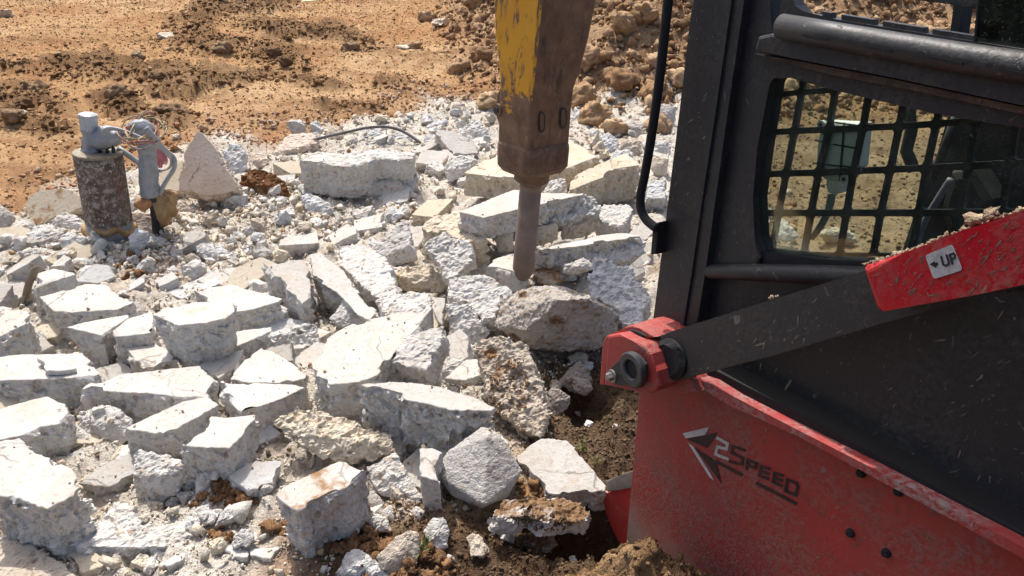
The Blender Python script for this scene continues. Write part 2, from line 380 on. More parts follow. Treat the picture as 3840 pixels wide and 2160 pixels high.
def build_terrain():
    nr, na = 560, 640
    r = np.exp(np.linspace(math.log(1.25), math.log(140), nr)); a = np.radians(np.linspace(-52, 52, na))
    Rr, A = np.meshgrid(r, a, indexing='ij')
    X = (Rr * np.sin(A)).ravel(); Y = (Rr * np.cos(A)).ravel() - .55
    z, dh = base_z(X, Y)
    P0 = np.stack([X, Y, np.zeros_like(X)], -1)
    px = project(np.stack([X, Y, z], -1)) / 1.490683
    wob = np.stack([fbm(P0, .6, 4, 31), fbm(P0, .6, 4, 47)], -1)
    drub = sdist(X, Y, RUBBLE) + .16 * wob[:, 0]; rub = sstep(-.16, .16, drub + .12 * fbm(P0, .15, 3, 41))
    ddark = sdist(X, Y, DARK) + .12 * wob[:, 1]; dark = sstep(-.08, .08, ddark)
    heap = sstep(-.25, .2, dh + .3 * wob[:, 0])
    pat = np.zeros_like(X)
    n_ = fbm(P0, .35, 4, 77)
    for cx, cy, rx, ry, sl in PATCH:
        u = px[:, 0] - cx; v = px[:, 1] - cy - sl * u
        d = (u / rx) ** 2 + (v / ry) ** 2
        pat = np.maximum(pat, sstep(1.3, .15, d + 1.5 * n_))
    far = sstep(40, 15, np.abs(Y)); pat *= far * (1 - heap) * (1 - rub)
    fine = fbm(P0, .10, 3, 3); mid = fbm(P0, .38, 3, 9); micro = vnoise(P0, .035, 23)
    rid = 1 - np.abs(fbm(P0, .22, 3, 14)) * 2
    z = z + mid * (.040 + .05 * heap + .035 * pat) + fine * (.020 + .03 * heap + .034 * pat + .012 * rub + .022 * dark) + rid * (.03 * heap + .02 * pat) * .6 + micro * (.010 + .010 * pat + .008 * rub + .008 * dark)
    rut = fbm(P0 * np.array([.25, 1, 1]), .30, 3, 87) * (1 - heap) * (1 - rub) * (1 - dark); z = z + .045 * pat + .035 * rub + .040 * rut
    t1 = fbm(P0, 1.4, 4, 60); t2 = fbm(P0, .25, 4, 61)
    def L(a, b, t): return np.array(a)[None] * (1 - t[:, None]) + np.array(b)[None] * t[:, None]
    c = L((.43, .26, .125), (.54, .37, .205), sstep(-.3, .4, t1 + .4 * t2))
    red = sstep(.1, .45, fbm(P0, .7, 3, 66) + .4 * t2) * .6
    c = c * (1 - red[:, None]) + np.array((.36, .17, .075)) * red[:, None]
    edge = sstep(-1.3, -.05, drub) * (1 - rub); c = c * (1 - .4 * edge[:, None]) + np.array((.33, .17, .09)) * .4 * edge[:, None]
    Ps = P0 * np.array([.28, 1.0, 1.0]) + np.array([0, .0, 0]); streak = sstep(.05, .5, fbm(Ps, .22, 4, 85) + .35 * t1)
    c = c * (1 - .6 * streak[:, None]) + np.array((.225, .118, .054)) * .6 * streak[:, None]
    c = c * (1 - .80 * pat[:, None]) + L((.135, .073, .035), (.22, .128, .062), sstep(-.4, .4, t2)) * .80 * pat[:, None]
    hc = L((.33, .205, .115), (.42, .285, .165), sstep(-.4, .4, t2))
    c = c * (1 - heap[:, None]) + hc * heap[:, None]
    side = sstep(.9, 1.3, X - .0 * Y) * sstep(7.2, 6.2, Y); c = c * (1 - side[:, None]) + L((.26, .18, .11), (.36, .26, .165), sstep(-.4, .4, t2)) * side[:, None]
    rc = L((.60, .565, .50), (.50, .415, .31), sstep(.25, .7, t1 * .6 + t2 * .7))
    rc = rc * (1 - .35 * sstep(.25, .5, fbm(P0, .45, 3, 91)))[:, None] + np.array((.38, .22, .12)) * (.35 * sstep(.25, .5, fbm(P0, .45, 3, 91)))[:, None]
    c = c * (1 - rub[:, None]) + rc * rub[:, None]
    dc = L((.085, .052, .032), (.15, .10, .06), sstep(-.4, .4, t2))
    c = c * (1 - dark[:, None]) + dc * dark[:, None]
    V = np.stack([X, Y, z], -1)
    idx = np.arange(nr * na).reshape(nr, na)
    Fq = np.stack([idx[:-1, :-1], idx[:-1, 1:], idx[1:, 1:], idx[1:, :-1]], -1).reshape(-1, 4)
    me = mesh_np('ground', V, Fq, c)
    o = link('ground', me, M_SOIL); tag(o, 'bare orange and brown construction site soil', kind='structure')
    return V, nr, na
def mesh_np(name, V, F, col=None, smooth=True):
    me = bpy.data.meshes.new(name)
    V = np.asarray(V, np.float32); F = np.asarray(F, np.int32); k = F.shape[1]
    me.vertices.add(len(V)); me.vertices.foreach_set('co', V.ravel())
    me.loops.add(F.size); me.loops.foreach_set('vertex_index', F.ravel())
    me.polygons.add(len(F)); me.polygons.foreach_set('loop_start', np.arange(0, F.size, k, dtype=np.int32))
    if smooth: me.polygons.foreach_set('use_smooth', np.ones(len(F), bool))
    me.update(calc_edges=True)
    if col is not None:
        at = me.attributes.new('Col', 'FLOAT_COLOR', 'POINT')
        at.data.foreach_set('color', np.concatenate([col, np.ones((len(col), 1))], 1).astype(np.float32).ravel())
    return me
TV, TNR, TNA = build_terrain()
_ta = np.radians(np.linspace(-52, 52, TNA)); _tr0, _tr1 = math.log(1.25), math.log(140)
def terr(x, y):
    """height of the finished ground under points"""
    x = np.atleast_1d(x); y = np.atleast_1d(y) + .55
    r = np.log(np.clip(np.hypot(x, y), 1.26, 139)); i = np.clip(np.rint((r - _tr0) / (_tr1 - _tr0) * (TNR - 1)).astype(int), 0, TNR - 1)
    j = np.clip(np.rint((np.arctan2(x, y) + math.radians(52)) / math.radians(104) * (TNA - 1)).astype(int), 0, TNA - 1)
    return TV[i * TNA + j, 2]

# ------------------------------------------------------------------ broken concrete, piece by piece
PENDING = []; OCC = []
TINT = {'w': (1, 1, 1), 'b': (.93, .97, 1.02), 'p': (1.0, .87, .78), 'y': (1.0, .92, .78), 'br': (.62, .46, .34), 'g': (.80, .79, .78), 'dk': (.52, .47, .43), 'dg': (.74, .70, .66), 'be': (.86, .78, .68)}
def queue(name, label, bm, n_top, p_top, dep, tint, rough, toprough, group, cat, stain=0.0):
    bmesh.ops.triangulate(bm, faces=bm.faces)
    bmesh.ops.recalc_face_normals(bm, faces=bm.faces)
    c = Vector((0, 0, 0))
    for v in bm.verts: c += v.co
    c /= len(bm.verts)
    size = max((v.co - c).length for v in bm.verts)
    bmesh.ops.translate(bm, verts=bm.verts, vec=-c)
    me = bpy.data.meshes.new(name); bm.to_mesh(me); bm.free()
    o = link(name, me, None, None, c); tag(o, label, cat, group, 'thing'); OCC.append((c.copy(), size))
    md = o.modifiers.new('r', 'REMESH'); md.mode = 'VOXEL'; md.voxel_size = max(.0027 * dep, size / 62, .0042)
    o.color = (*TINT[tint], 1)
    PENDING.append((o, n_top, p_top - c if p_top is not None else None, md.voxel_size, size, rough, toprough, stain))
def refine(pts, step, jit, k):
    out = []
    for i in range(len(pts)):
        a, b = pts[i], pts[(i + 1) % len(pts)]; n = max(1, int((b - a).length / step))
        for q in range(n):
            p = a.lerp(b, q / n)
            if q: p = p + Vector((random.uniform(-jit, jit), random.uniform(-jit, jit), 0))
            out.append(p)
    return out
def normal_of(tilt, az):
    t, a = math.radians(tilt), math.radians(az)
    return Vector((math.sin(t) * math.sin(a), math.sin(t) * math.cos(a), math.cos(t)))
def S(tile, poly, label, z=.17, t=.15, tilt=0, az=180, taper=1.0, tint='w', rough=1.0, toprough=.12, ext=None, name='concrete_slab', group='broken concrete slabs', jit=.009, cat='concrete slab', stain=0.0):
    """a piece of slab: its trowelled face (outline surveyed on its own tilted plane) extruded to its thickness"""
    tp = [T(tile, p) for p in poly]; low = max(tp, key=lambda p: p[1])
    n = normal_of(tilt, az); p0 = at_z(low, z)
    P = [on_plane(p, p0, n) for p in tp]
    c = sum(P, Vector()) / len(P)
    d = Vector(ext).normalized() if ext else n
    dep = (c - EYE).dot(F_)
    if toprough <= .32:
        return crisp(name, label, P, c, n, d, t, taper, dep, tint, rough, toprough, group, cat, stain)
    P = refine(P, .035, jit, 0)
    B = [c + (p - c) * taper - d * t for p in P]
    bm = bmesh.new(); add_prism(bm, P, B)
    queue(name, label, bm, n, c, dep, tint, rough, toprough, group, cat, stain)
def crisp(name, label, P, c, n, d, t, taper, dep, tint, rough, toprough, group, cat, stain):
    """flat trowelled face with a sharp nicked rim; broken-stone relief on the sides only"""
    h = max(.0024 * dep, .0045); size = max((p - c).length for p in P)
    A = min(.020, .10 * size, t * .2) * rough
    if sum((a - c).cross(b - c).dot(n) for a, b in zip(P, P[1:] + P[:1])) < 0: P = P[::-1]
    pts = []
    for a, b in zip(P, P[1:] + P[:1]):
        k = max(1, int((b - a).length / h))
        for q in range(k): pts.append(a.lerp(b, q / k))
    L = np.array(pts); m = len(L); N = np.array(n)
    tg = np.roll(L, -3, 0) - np.roll(L, 3, 0); out = np.cross(tg, N); out /= np.linalg.norm(out, axis=1)[:, None] + 1e-9
    C = np.array(c); D = np.array(d)
    nick = .0042 * fbm(L, .05, 3, 211) + .0026 * vnoise(L, .012, 213) + .007 * fbm(L, .22, 2, 219)
    chip = sstep(.28, .5, vnoise(L, .07, 217)) * .016 * min(1, size / .2)
    L = L + out * (nick - chip)[:, None]
    K = max(4, int(t / h)); rows = [L - out * .0022]; tops = [np.ones(m)]
    rows.append(L - N * (.0018 + chip * .35)[:, None]); tops.append(np.full(m, .75))
    for k in range(1, K + 1):
        u = k / K; base = C + (L - C) * (1 + (taper - 1) * u) - D * t * u
        W = base + .010 * np.stack([vnoise(base, .03, 201), vnoise(base, .03, 202), vnoise(base, .03, 203)], -1)
        f1, _ = facets(W, .066, 5); f2, _ = facets(base, .028, 6); f3, _ = facets(base, .0135, 8)
        disp = A * (.55 * fbm(base, .13, 2, 101) + .75 * f1 + .40 * f2 + .22 * f3 - .12) * float(sstep(0, .022, t * u) * .85 + .15)
        rows.append(base + out * disp[:, None] + N * (A * .25 * f2 * float(sstep(0, .03, t * u)))[:, None]); tops.append(np.zeros(m))
    nr = len(rows); V = np.concatenate(rows); idx = np.arange(nr * m).reshape(nr, m); nx = np.roll(idx, -1, 1)
    Q = np.stack([idx[:-1], idx[1:], nx[1:], nx[:-1]], -1).reshape(-1, 4)
    bm = bmesh.new(); bv = [bm.verts.new(v) for v in (V - C)]
    for q in Q.tolist(): bm.faces.new((bv[q[0]], bv[q[1]], bv[q[2]], bv[q[3]]))
    ft = bm.faces.new([bv[i] for i in idx[0].tolist()]); fb = bm.faces.new([bv[i] for i in idx[-1][::-1].tolist()])
    bmesh.ops.triangulate(bm, faces=[ft, fb]); me = bpy.data.meshes.new(name); bm.to_mesh(me); bm.free()
    top = np.concatenate(tops).astype(np.float32)
    at = me.attributes.new('top', 'FLOAT', 'POINT'); at.data.foreach_set('value', top)
    at = me.attributes.new('stain', 'FLOAT', 'POINT'); at.data.foreach_set('value', (top * stain).astype(np.float32))
    o = link(name, me, M_CON, None, c); tag(o, label, cat, group, 'thing'); o.color = (*TINT[tint], 1); OCC.append((c.copy(), size))
def RK(tile, poly, label, zb=0.02, lean=50, push=(), depth=.6, tint='w', rough=1.15, az=180, name='concrete_chunk', group='broken concrete chunks', cat='concrete chunk', stain=0.0):
    """an angular chunk: hull of its outline, of ridge points standing out towards the viewer's side, and of its back"""
    tp = [T(tile, p) for p in poly]; low = max(tp, key=lambda p: p[1])
    n = normal_of(90 - lean, az); p0 = at_z(low, zb)
    P = [on_plane(p, p0, n) for p in tp]
    c = sum(P, Vector()) / len(P); size = sum((p - c).length for p in P) / len(P)
    pts = list(P)
    for x, y, f in push:
        q = on_plane(T(tile, (x, y)), p0, n); pts.append(q + (EYE - q).normalized() * f * size)
    if not push:
        pts.append(c + n * size * .28)
    for p in P:
        pts.append(c + (p - c) * .72 - n * depth * size + Vector((0, 0, -.12 * size)))
    bm = bmesh.new()
    for p in pts: bm.verts.new(p)
    res = bmesh.ops.convex_hull(bm, input=bm.verts)
    junk = [g for g in res['geom_interior'] + res['geom_unused'] if isinstance(g, bmesh.types.BMVert)]
    bmesh.ops.delete(bm, geom=list(set(junk)), context='VERTS')
    dep = (c - EYE).dot(F_)
    queue(name, label, bm, None, None, dep, tint, rough, 0, group, cat, stain)

def facets(P, scale, seed):
    """broken-stone relief: nearest-feature cells, each a little plane of its own height and tilt"""
    Q = np.asarray(P) / scale + 500.0; I = np.floor(Q).astype(np.int64)
    best = np.full(len(Q), 9e9); val = np.zeros(len(Q)); 
    for dx in (-1, 0, 1):
        for dy in (-1, 0, 1):
            for dz in (-1, 0, 1):
                a, b, c = I[:, 0] + dx, I[:, 1] + dy, I[:, 2] + dz
                f = np.stack([a + .5 + .42 * _hash(a, b, c, seed), b + .5 + .42 * _hash(a, b, c, seed + 1), c + .5 + .42 * _hash(a, b, c, seed + 2)], -1)
                d = Q - f; dd = (d * d).sum(-1); m = dd < best
                if not m.any(): continue
                h = _hash(a, b, c, seed + 3); g = d[:, 0] * _hash(a, b, c, seed + 4) + d[:, 1] * _hash(a, b, c, seed + 5) + d[:, 2] * _hash(a, b, c, seed + 6)
                val = np.where(m, .55 * h + .9 * g, val); best = np.where(m, dd, best)
    return val, best
def finish_pieces():
    dg = bpy.context.evaluated_depsgraph_get(); dg.update()
    for o, n, p, vs, size, rough, toprough, stain in PENDING:
        me = bpy.data.meshes.new_from_object(o.evaluated_get(dg)); old = o.data
        o.modifiers.clear(); me.name = old.name; o.data = me; bpy.data.meshes.remove(old)
        nv = len(me.vertices); V = np.empty(nv * 3, np.float32); me.vertices.foreach_get('co', V); V = V.reshape(-1, 3).astype(np.float64)
        N = np.empty(nv * 3, np.float32); me.vertex_normals.foreach_get('vector', N); N = N.reshape(-1, 3)
        W = V + np.array(o.location)
        top = np.zeros(nv)
        if n is not None:
            nn = np.array(n); dist = (V - np.array(p)) @ nn
            top = sstep(.55, .85, N @ nn) * sstep(-2.2 * vs, -.9 * vs, dist)
        A = min(.0165, .09 * size) * rough
        big = fbm(W, .11, 2, 101); sm2 = vnoise(W, .012, 140)
        w1, c1 = facets(W + .012 * np.stack([vnoise(W, .03, 201), vnoise(W, .03, 202), vnoise(W, .03, 203)], -1), .062, 5)
        w2, c2 = facets(W, .027, 6); w3, c3 = facets(W, .0135, 8)
        disp = A * ((.45 * big + .75 * w1) * (.55 if n is None else 1) + .42 * w2 + .24 * w3 + .12 * sm2 - .1)
        flat = A * toprough * (.35 * big + .55 * w1 + .45 * w2 + .30 * w3 + .15 * sm2)
        disp = disp * (1 - top) + flat * top
        V = V + N * disp[:, None]
        me.vertices.foreach_set('co', V.astype(np.float32).ravel())
        at = me.attributes.new('stain', 'FLOAT', 'POINT'); at.data.foreach_set('value', np.full(nv, stain, np.float32) * (top if n is not None else 1.0).astype(np.float32) if n is not None else np.full(nv, stain, np.float32))
        at = me.attributes.new('top', 'FLOAT', 'POINT'); at.data.foreach_set('value', (top * (.4 if toprough > .32 else 1)).astype(np.float32))
        me.materials.clear(); me.materials.append(M_CON)
        lt = np.empty(len(me.polygons), np.int32); me.polygons.foreach_get('loop_start', lt); lv = np.empty(len(me.loops), np.int32); me.loops.foreach_get('vertex_index', lv)
        me.polygons.foreach_set('use_smooth', (top[lv[lt]] > .5) & (toprough < .2)); me.update()

# --- foreground, left
S('G', [(-80, 200), (0, 185), (200, 130), (350, 95), (490, 150), (515, 215), (440, 300), (300, 330), (150, 400), (-80, 440)], 'large cream slab with a broken right end behind the biggest front slab', z=.155, t=.17, taper=1.03)
S('G', [(-80, 430), (0, 425), (150, 400), (210, 480), (300, 540), (400, 570), (520, 640), (640, 780), (360, 935), (280, 915), (120, 850), (0, 840), (-80, 850)], 'biggest cream slab at lower left with a smooth sawn right side', z=.21, t=.20, tilt=4, az=160, taper=1.06)
S('G', [(-80, 1190), (0, 1190), (90, 1130), (250, 1220), (420, 1320), (620, 1449), (760, 1560), (-80, 1600)], 'grainy slab in the bottom left corner of the rubble', z=.05, t=.12, toprough=.34, tint='be')
S('G', [(480, 1190), (620, 1110), (760, 1020), (880, 900), (1000, 930), (1120, 1080), (1450, 1020), (1500, 1130), (1250, 1230), (1000, 1240), (750, 1232), (620, 1225)], 'low dusty white slab lying flush in gravel right of the biggest front slab', z=.055, t=.13, rough=.9, toprough=.7)
S('G', [(430, 1260), (560, 1232), (720, 1250), (810, 1320), (800, 1370), (620, 1425), (540, 1330)], 'small tan topped slab at the bottom, beside the grainy corner slab', z=.035, t=.08, tint='y')
S('G', [(1640, 1200), (1700, 1180), (1780, 1215), (1870, 1260), (1860, 1300), (1760, 1300), (1680, 1260)], 'thin pale flake in the foreground gravel, left one of a cracked pair', z=.05, t=.035, name='concrete_flake', cat='concrete flake')
S('G', [(1885, 1245), (2100, 1230), (2040, 1312), (1900, 1290)], 'thin pale flake in the foreground gravel, right one of a cracked pair', z=.05, t=.035, name='concrete_flake', cat='concrete flake')
S('G', [(1220, 1350), (1330, 1270), (1450, 1190), (1478, 1212), (1390, 1330), (1250, 1388)], 'long narrow white shard in the foreground gravel', z=.055, t=.05, name='concrete_shard', cat='concrete shard', rough=.8)
S('G', [(1345, 470), (1530, 350), (1600, 250), (1700, 262), (1920, 235), (1915, 265), (1780, 440), (1730, 482), (1560, 470)], 'thick cube shaped block with a bright right face above dark soil lumps', z=.20, t=.19, tilt=4, az=120, taper=1.0, name='concrete_block', cat='concrete block')
S('G', [(955, 330), (1150, 240), (1380, 130), (1560, 95), (1650, 160), (1440, 270), (1230, 385), (1080, 350)], 'pebble strewn slab wedged between the left slabs and the thick block', z=.165, t=.14, tilt=5, az=150)
RK('G', [(1010, 500), (1050, 485), (1200, 525), (1390, 565), (1395, 700), (1340, 820), (1200, 905), (1050, 897), (1010, 830)], 'upright grey chunk with a pale top left of the thick block', lean=30, push=((1010, 690, .35), (1220, 690, .55), (1385, 620, .3)), depth=.5)
RK('G', [(555, 235), (680, 165), (850, 155), (1000, 250), (995, 420), (880, 492), (760, 440), (600, 340)], 'rough rounded chunk behind the left slabs with a flake on it', lean=42, push=((850, 290, .3), (700, 280, .3)))
RK('G', [(440, 285), (540, 270), (640, 350), (700, 440), (620, 490), (460, 525), (430, 400)], 'small crumbling chunk against the end of the back left slab', lean=45)
S('G', [(680, 185), (780, 150), (790, 180), (700, 205)], 'tiny flat flake on top of the rough rounded chunk', z=.13, t=.02, name='concrete_flake', cat='concrete flake')
RK('G', [(820, 560), (900, 470), (1080, 420), (1090, 455), (1000, 560), (880, 605)], 'small tan chunk leaning on the upright grey chunk', lean=60, tint='y')
S('G', [(490, 560), (620, 475), (650, 590), (600, 690), (540, 650)], 'triangular shard standing between the two left slabs and the grey chunk', z=.02, t=.04, tilt=35, az=200, name='concrete_shard', cat='concrete shard')
S('G', [(612, 35), (680, -10), (900, -69), (1200, -110), (1500, -139), (1640, -19), (1570, 95), (1430, 95), (1000, 65)], 'long flat slab in the second row with a brown shaded front', z=.16, t=.15, taper=.98)
S('D', [(-80, 1260), (0, 1245), (120, 1225), (620, 1215), (680, 1270), (660, 1300), (770, 1380), (520, 1402), (0, 1425), (-80, 1430)], 'wide cream slab at the left edge carrying a curled flake', z=.17, t=.16)
S('D', [(275, 1250), (310, 1222), (440, 1260), (545, 1300), (570, 1330), (480, 1345), (350, 1347)], 'curled grey flake lying on the wide cream slab', z=.195, t=.018, tilt=5, az=100, name='concrete_flake', cat='concrete flake', rough=.5)
S('D', [(300, 790), (640, 695), (800, 700), (900, 790), (1012, 830), (890, 885), (560, 905), (410, 895)], 'broad white slab with crumbs on top in the third row at left', z=.17, t=.15, taper=.97)
S('D', [(500, 1020), (640, 980), (970, 925), (960, 952), (840, 1030), (770, 1080), (640, 1055)], 'pointed wedge slab below the broad white crumb covered slab', z=.17, t=.17, taper=.82)
S('D', [(845, 1050), (960, 960), (1140, 895), (1160, 930), (1150, 1060), (980, 1085), (860, 1090)], 'slab tucked behind the left side of the boulder shaped block', z=.18, t=.17)
S('D', [(1145, 925), (1250, 870), (1480, 830), (1760, 820), (1768, 900), (1700, 950), (1560, 985), (1350, 1006), (1230, 960)], 'thick block with a ragged rounded underside resting on top of the left slabs', z=.29, t=.20, taper=.80, name='concrete_block', cat='concrete block')
S('D', [(1440, 760), (1550, 725), (1750, 700), (1870, 735), (2130, 805), (2100, 830), (1890, 890), (1780, 905), (1600, 850)], 'cream slab behind the ragged block reaching out to its right', z=.18, t=.15)
S('D', [(930, 1165), (1160, 1110), (1200, 1130), (1352, 1270), (1080, 1332)], 'small smooth slab lying under the ragged block', z=.13, t=.12)
S('D', [(1740, 1080), (1770, 1050), (2055, 1015), (2050, 1050), (1750, 1180)], 'thin edge of a slab just right of the ragged block', z=.12, t=.09)
RK('D', [(1840, 1190), (2100, 1050), (2130, 1030), (2400, 970), (2420, 1190), (2230, 1287), (2080, 1232)], 'half buried chunk with a smooth triangular face right of the ragged block', lean=38, push=((2112, 1062, .3), (2240, 1240, .15)))
S('D', [(1720, 1430), (1850, 1250), (1980, 1170), (2120, 1240), (2200, 1290), (2330, 1360), (2300, 1412), (2130, 1440)], 'pentagon shaped white slab left of the largest middle slab', z=.16, t=.15)
S('G', [(1650, -30), (1900, -8), (2200, 3), (2300, 25), (2150, 100), (1820, 208), (1780, 180), (1730, 110), (1690, 50)], 'clean cut slab with a long sunlit right front edge above the thick block', z=.18, t=.17, taper=1.0)
S('D', [(1500, 1310), (1640, 1220), (1840, 1190), (1820, 1260), (1740, 1330), (1650, 1402)], 'small narrow slab below the ragged block and left of the pentagon slab', z=.12, t=.12)
S('M', [(782, 952), (786, 920), (822, 850), (850, 833), (880, 818), (950, 800), (1010, 785), (1062, 785), (1092, 772), (1070, 810), (1020, 850), (949, 943), (900, 962), (830, 966)], 'largest slab in the middle, dirt crumbs on its cream top', z=.22, t=.20, tilt=4, az=180)
S('E', [(470, 1085), (600, 1040), (770, 1010), (772, 1070), (700, 1220), (640, 1350), (500, 1325), (380, 1280), (420, 1180)], 'leaning pale slab on the right edge of the largest middle slab', z=.21, t=.12, tilt=30, az=200, toprough=.5)
RK('E', [(740, 1235), (850, 1225), (940, 1240), (962, 1300), (800, 1440), (700, 1449), (680, 1420)], 'small rounded chunk right of the leaning pale slab', lean=50)
S('H', [(140, 5), (360, -20), (560, -8), (740, 20), (1000, 100), (1165, 178), (1130, 202), (820, 197), (480, 110), (210, 22)], 'big thick slab with a very rough front and a smooth brown right end', z=.26, t=.20, tilt=9, az=155, rough=1.35, taper=.97)
RK('H', [(700, 640), (800, 510), (1060, 322), (1140, 342), (1240, 430), (1375, 660), (1260, 850), (1060, 945), (840, 845), (720, 705)], 'pyramid shaped grey block with two smooth faces and a rough left flank', lean=32, push=((1100, 395, .28), (1082, 915, .62), (795, 735, .22)), depth=.7, tint='g', rough=.22)
S('H', [(1310, 560), (1420, 450), (1520, 405), (1690, 420), (1860, 600), (2000, 770), (1990, 810), (1720, 852), (1560, 842), (1450, 720)], 'smooth pale plate leaning beside the pyramid shaped block', z=.05, t=.12, tilt=24, az=205, toprough=.08)
S('H', [(590, 485), (690, 470), (772, 515), (705, 625), (740, 740), (660, 722), (585, 702)], 'narrow upright slab squeezed left of the pyramid shaped block', z=.17, t=.2, tilt=14, az=190)
S('H', [(1150, 1000), (1230, 880), (1400, 850), (1540, 840), (1760, 870), (1890, 950), (1870, 1000), (1800, 1040), (1530, 1040), (1400, 990), (1190, 1008)], 'flat rough rock capped with black soil below the pyramid shaped block', z=.10, t=.06, toprough=1.0, rough=1.2, tint='g', stain=0.7)
RK('H', [(1200, 1160), (1330, 1120), (1600, 1120), (1630, 1200), (1560, 1285), (1440, 1245), (1220, 1205)], 'soil covered rock in the dark hollow at the bottom', zb=-.05, lean=45, tint='g', stain=0.7)
RK('H', [(610, 1110), (680, 1010), (780, 990), (825, 1110), (800, 1240), (730, 1262), (660, 1212)], 'upright white chunk standing in dark soil at the bottom middle', lean=40)
RK('H', [(0, 1320), (40, 1260), (150, 1240), (300, 1360), (400, 1470), (0, 1500), (-60, 1449)], 'white chunk cut off by the bottom edge', lean=50, zb=.0)
RK('H', [(260, 1310), (400, 1150), (520, 1090), (590, 1130), (590, 1290), (560, 1400), (400, 1440), (290, 1400)], 'beige soil stained boulder at the bottom middle', lean=38, tint='be', rough=.7, stain=0.5)
S('G', [(2070, 835), (2140, 770), (2350, 675), (2560, 580), (2640, 585), (2790, 640), (2680, 740), (2470, 850), (2250, 960), (2170, 920)], 'long bar shaped block stained rust brown on top', z=.21, t=.19, tilt=5, az=200, tint='w', name='concrete_block', cat='concrete block', stain=.52)
RK('G', [(2035, 300), (2200, 190), (2330, 170), (2430, 290), (2700, 320), (2960, 380), (2980, 520), (2700, 600), (2450, 545), (2180, 430)], 'long rough slab with orange stains under the thick rough fronted slab', lean=55, zb=.1, push=((2200, 380, .1), (2500, 400, .25), (2800, 440, .2)), depth=.35, tint='y', stain=0.35)
RK('G', [(2760, 620), (2980, 500), (3060, 620), (3190, 880), (3150, 925), (2900, 855), (2790, 740)], 'rough slab end sloping down left of the narrow upright slab', lean=50, zb=.03, push=((2950, 700, .25),), depth=.35)
RK('H', [(85, 880), (150, 795), (250, 800), (335, 900), (260, 970), (130, 960)], 'smooth grey round stone under the end of the bar shaped block', lean=45, tint='g', rough=.5)
RK('H', [(290, 960), (370, 898), (430, 990), (420, 1050), (330, 1030)], 'small pointed white stone right of the smooth grey stone', lean=45)
RK('H', [(190, 1040), (260, 970), (360, 1030), (382, 1110), (270, 1122)], 'small rough white stone below the pointed white stone', lean=45)
RK('H', [(500, 960), (570, 915), (640, 960), (600, 1030), (510, 1030)], 'small angular white stone left of the narrow upright slab foot', lean=45)
# --- middle band
S('D', [(1985, 530), (2290, 510), (2325, 560), (2345, 800), (2280, 850), (2120, 680)], 'tilted triangular slab with a rough left side in the middle left', z=.18, t=.17, tilt=17, az=160)
S('M', [(778, 640), (805, 635), (870, 685), (945, 780), (935, 812), (900, 790), (845, 735), (790, 700)], 'long lean slab right of the tilted triangular slab', z=.15, t=.17, tilt=16, az=190)
S('M', [(859, 618), (912, 612), (970, 650), (1002, 720), (1000, 742), (952, 752), (905, 713), (850, 665)], 'long sloping plate with a shaded crack along its left edge', z=.16, t=.07, tilt=20, az=215, toprough=.35)
RK('E', [(200, 430), (340, 310), (490, 200), (510, 215), (580, 515), (350, 582), (230, 450)], 'sharp cornered block standing up behind the sloping plate', lean=35, zb=.05, push=((330, 485, .22), (510, 400, .3)), rough=.6)
RK('E', [(350, 610), (480, 550), (690, 552), (800, 680), (770, 755), (680, 772), (480, 745), (420, 690)], 'rounded block with a yellow stained top in the middle', lean=42, zb=.03, push=((460, 640, .3), (680, 620, .35), (560, 700, .25)), tint='y', stain=0.3)
S('E', [(610, 400), (780, 290), (960, 380), (990, 520), (900, 600), (800, 672), (760, 640), (680, 480)], 'rough speckled plate tilted to the viewer right of the sharp cornered block', z=.14, t=.08, tilt=38, az=195, toprough=.9)
S('E', [(610, 245), (700, 180), (870, 130), (1040, 125), (1110, 160), (1070, 235), (1110, 370), (940, 380), (800, 300), (640, 300)], 'yellowish topped slab left of the long slab behind the breaker', z=.20, t=.16, tilt=12, az=180, toprough=.6, tint='y')
S('e', [(-480, 380), (0, 180), (350, 45), (700, 90), (1250, 100), (1400, 120), (750, 262), (380, 345), (-100, 470)], 'long bright slab running behind the breaker chisel', z=.32, t=.12, tilt=4, az=180)
S('e', [(0, 440), (380, 340), (750, 260), (1400, 110), (1550, 130), (1660, 320), (1600, 420), (1000, 540), (700, 590), (350, 670), (20, 720), (-40, 560)], 'very rough sloping rubble face right behind the breaker chisel', z=.165, t=.12, tilt=42, az=178, toprough=1.2, rough=1.3, tint='b')
RK('e', [(700, 595), (990, 540), (1030, 590), (1030, 800), (850, 860), (700, 905), (560, 880), (540, 640)], 'shaded square chunk under the rough sloping face beside the chisel', lean=15, zb=.105, push=((800, 700, .2),), tint='be', rough=.6)
RK('e', [(1035, 545), (1450, 450), (1600, 420), (1700, 600), (1560, 700), (1400, 785), (1045, 805)], 'shaded chunk with a bright corner under the right end of the rough face', lean=15, zb=.105, push=((1350, 600, .25),), tint='be', rough=.8)
RK('e', [(30, 725), (350, 672), (360, 980), (230, 1010), (110, 1000)], 'shaded chunk under the rough face left of the chisel', lean=15, zb=.105, push=((200, 820, .25),), tint='be', rough=.6)
S('e', [(1600, 480), (1640, 300), (1700, 270), (1900, 262), (2100, 272), (2140, 330), (2080, 470), (1980, 600), (1720, 540)], 'pale block left of the cab grab handle with a bright sloping top', z=.19, t=.19, tilt=20, az=185, toprough=.5)
S('e', [(1430, 800), (1600, 740), (1900, 700), (2270, 715), (2290, 760), (1900, 800), (1400, 880), (700, 960), (690, 940)], 'long wedge slab with a thin bright top right of the chisel', z=.22, t=.18, tilt=5, az=180, taper=1.08, rough=1.3)
RK('e', [(640, 1040), (1400, 890), (1900, 800), (2300, 770), (2390, 1010), (1900, 1130), (1300, 1200), (690, 1210)], 'rough grey flank of rubble sloping down right of the chisel', lean=50, zb=.1, push=((1300, 1020, .08), (1900, 950, .12)), depth=.25, tint='b')
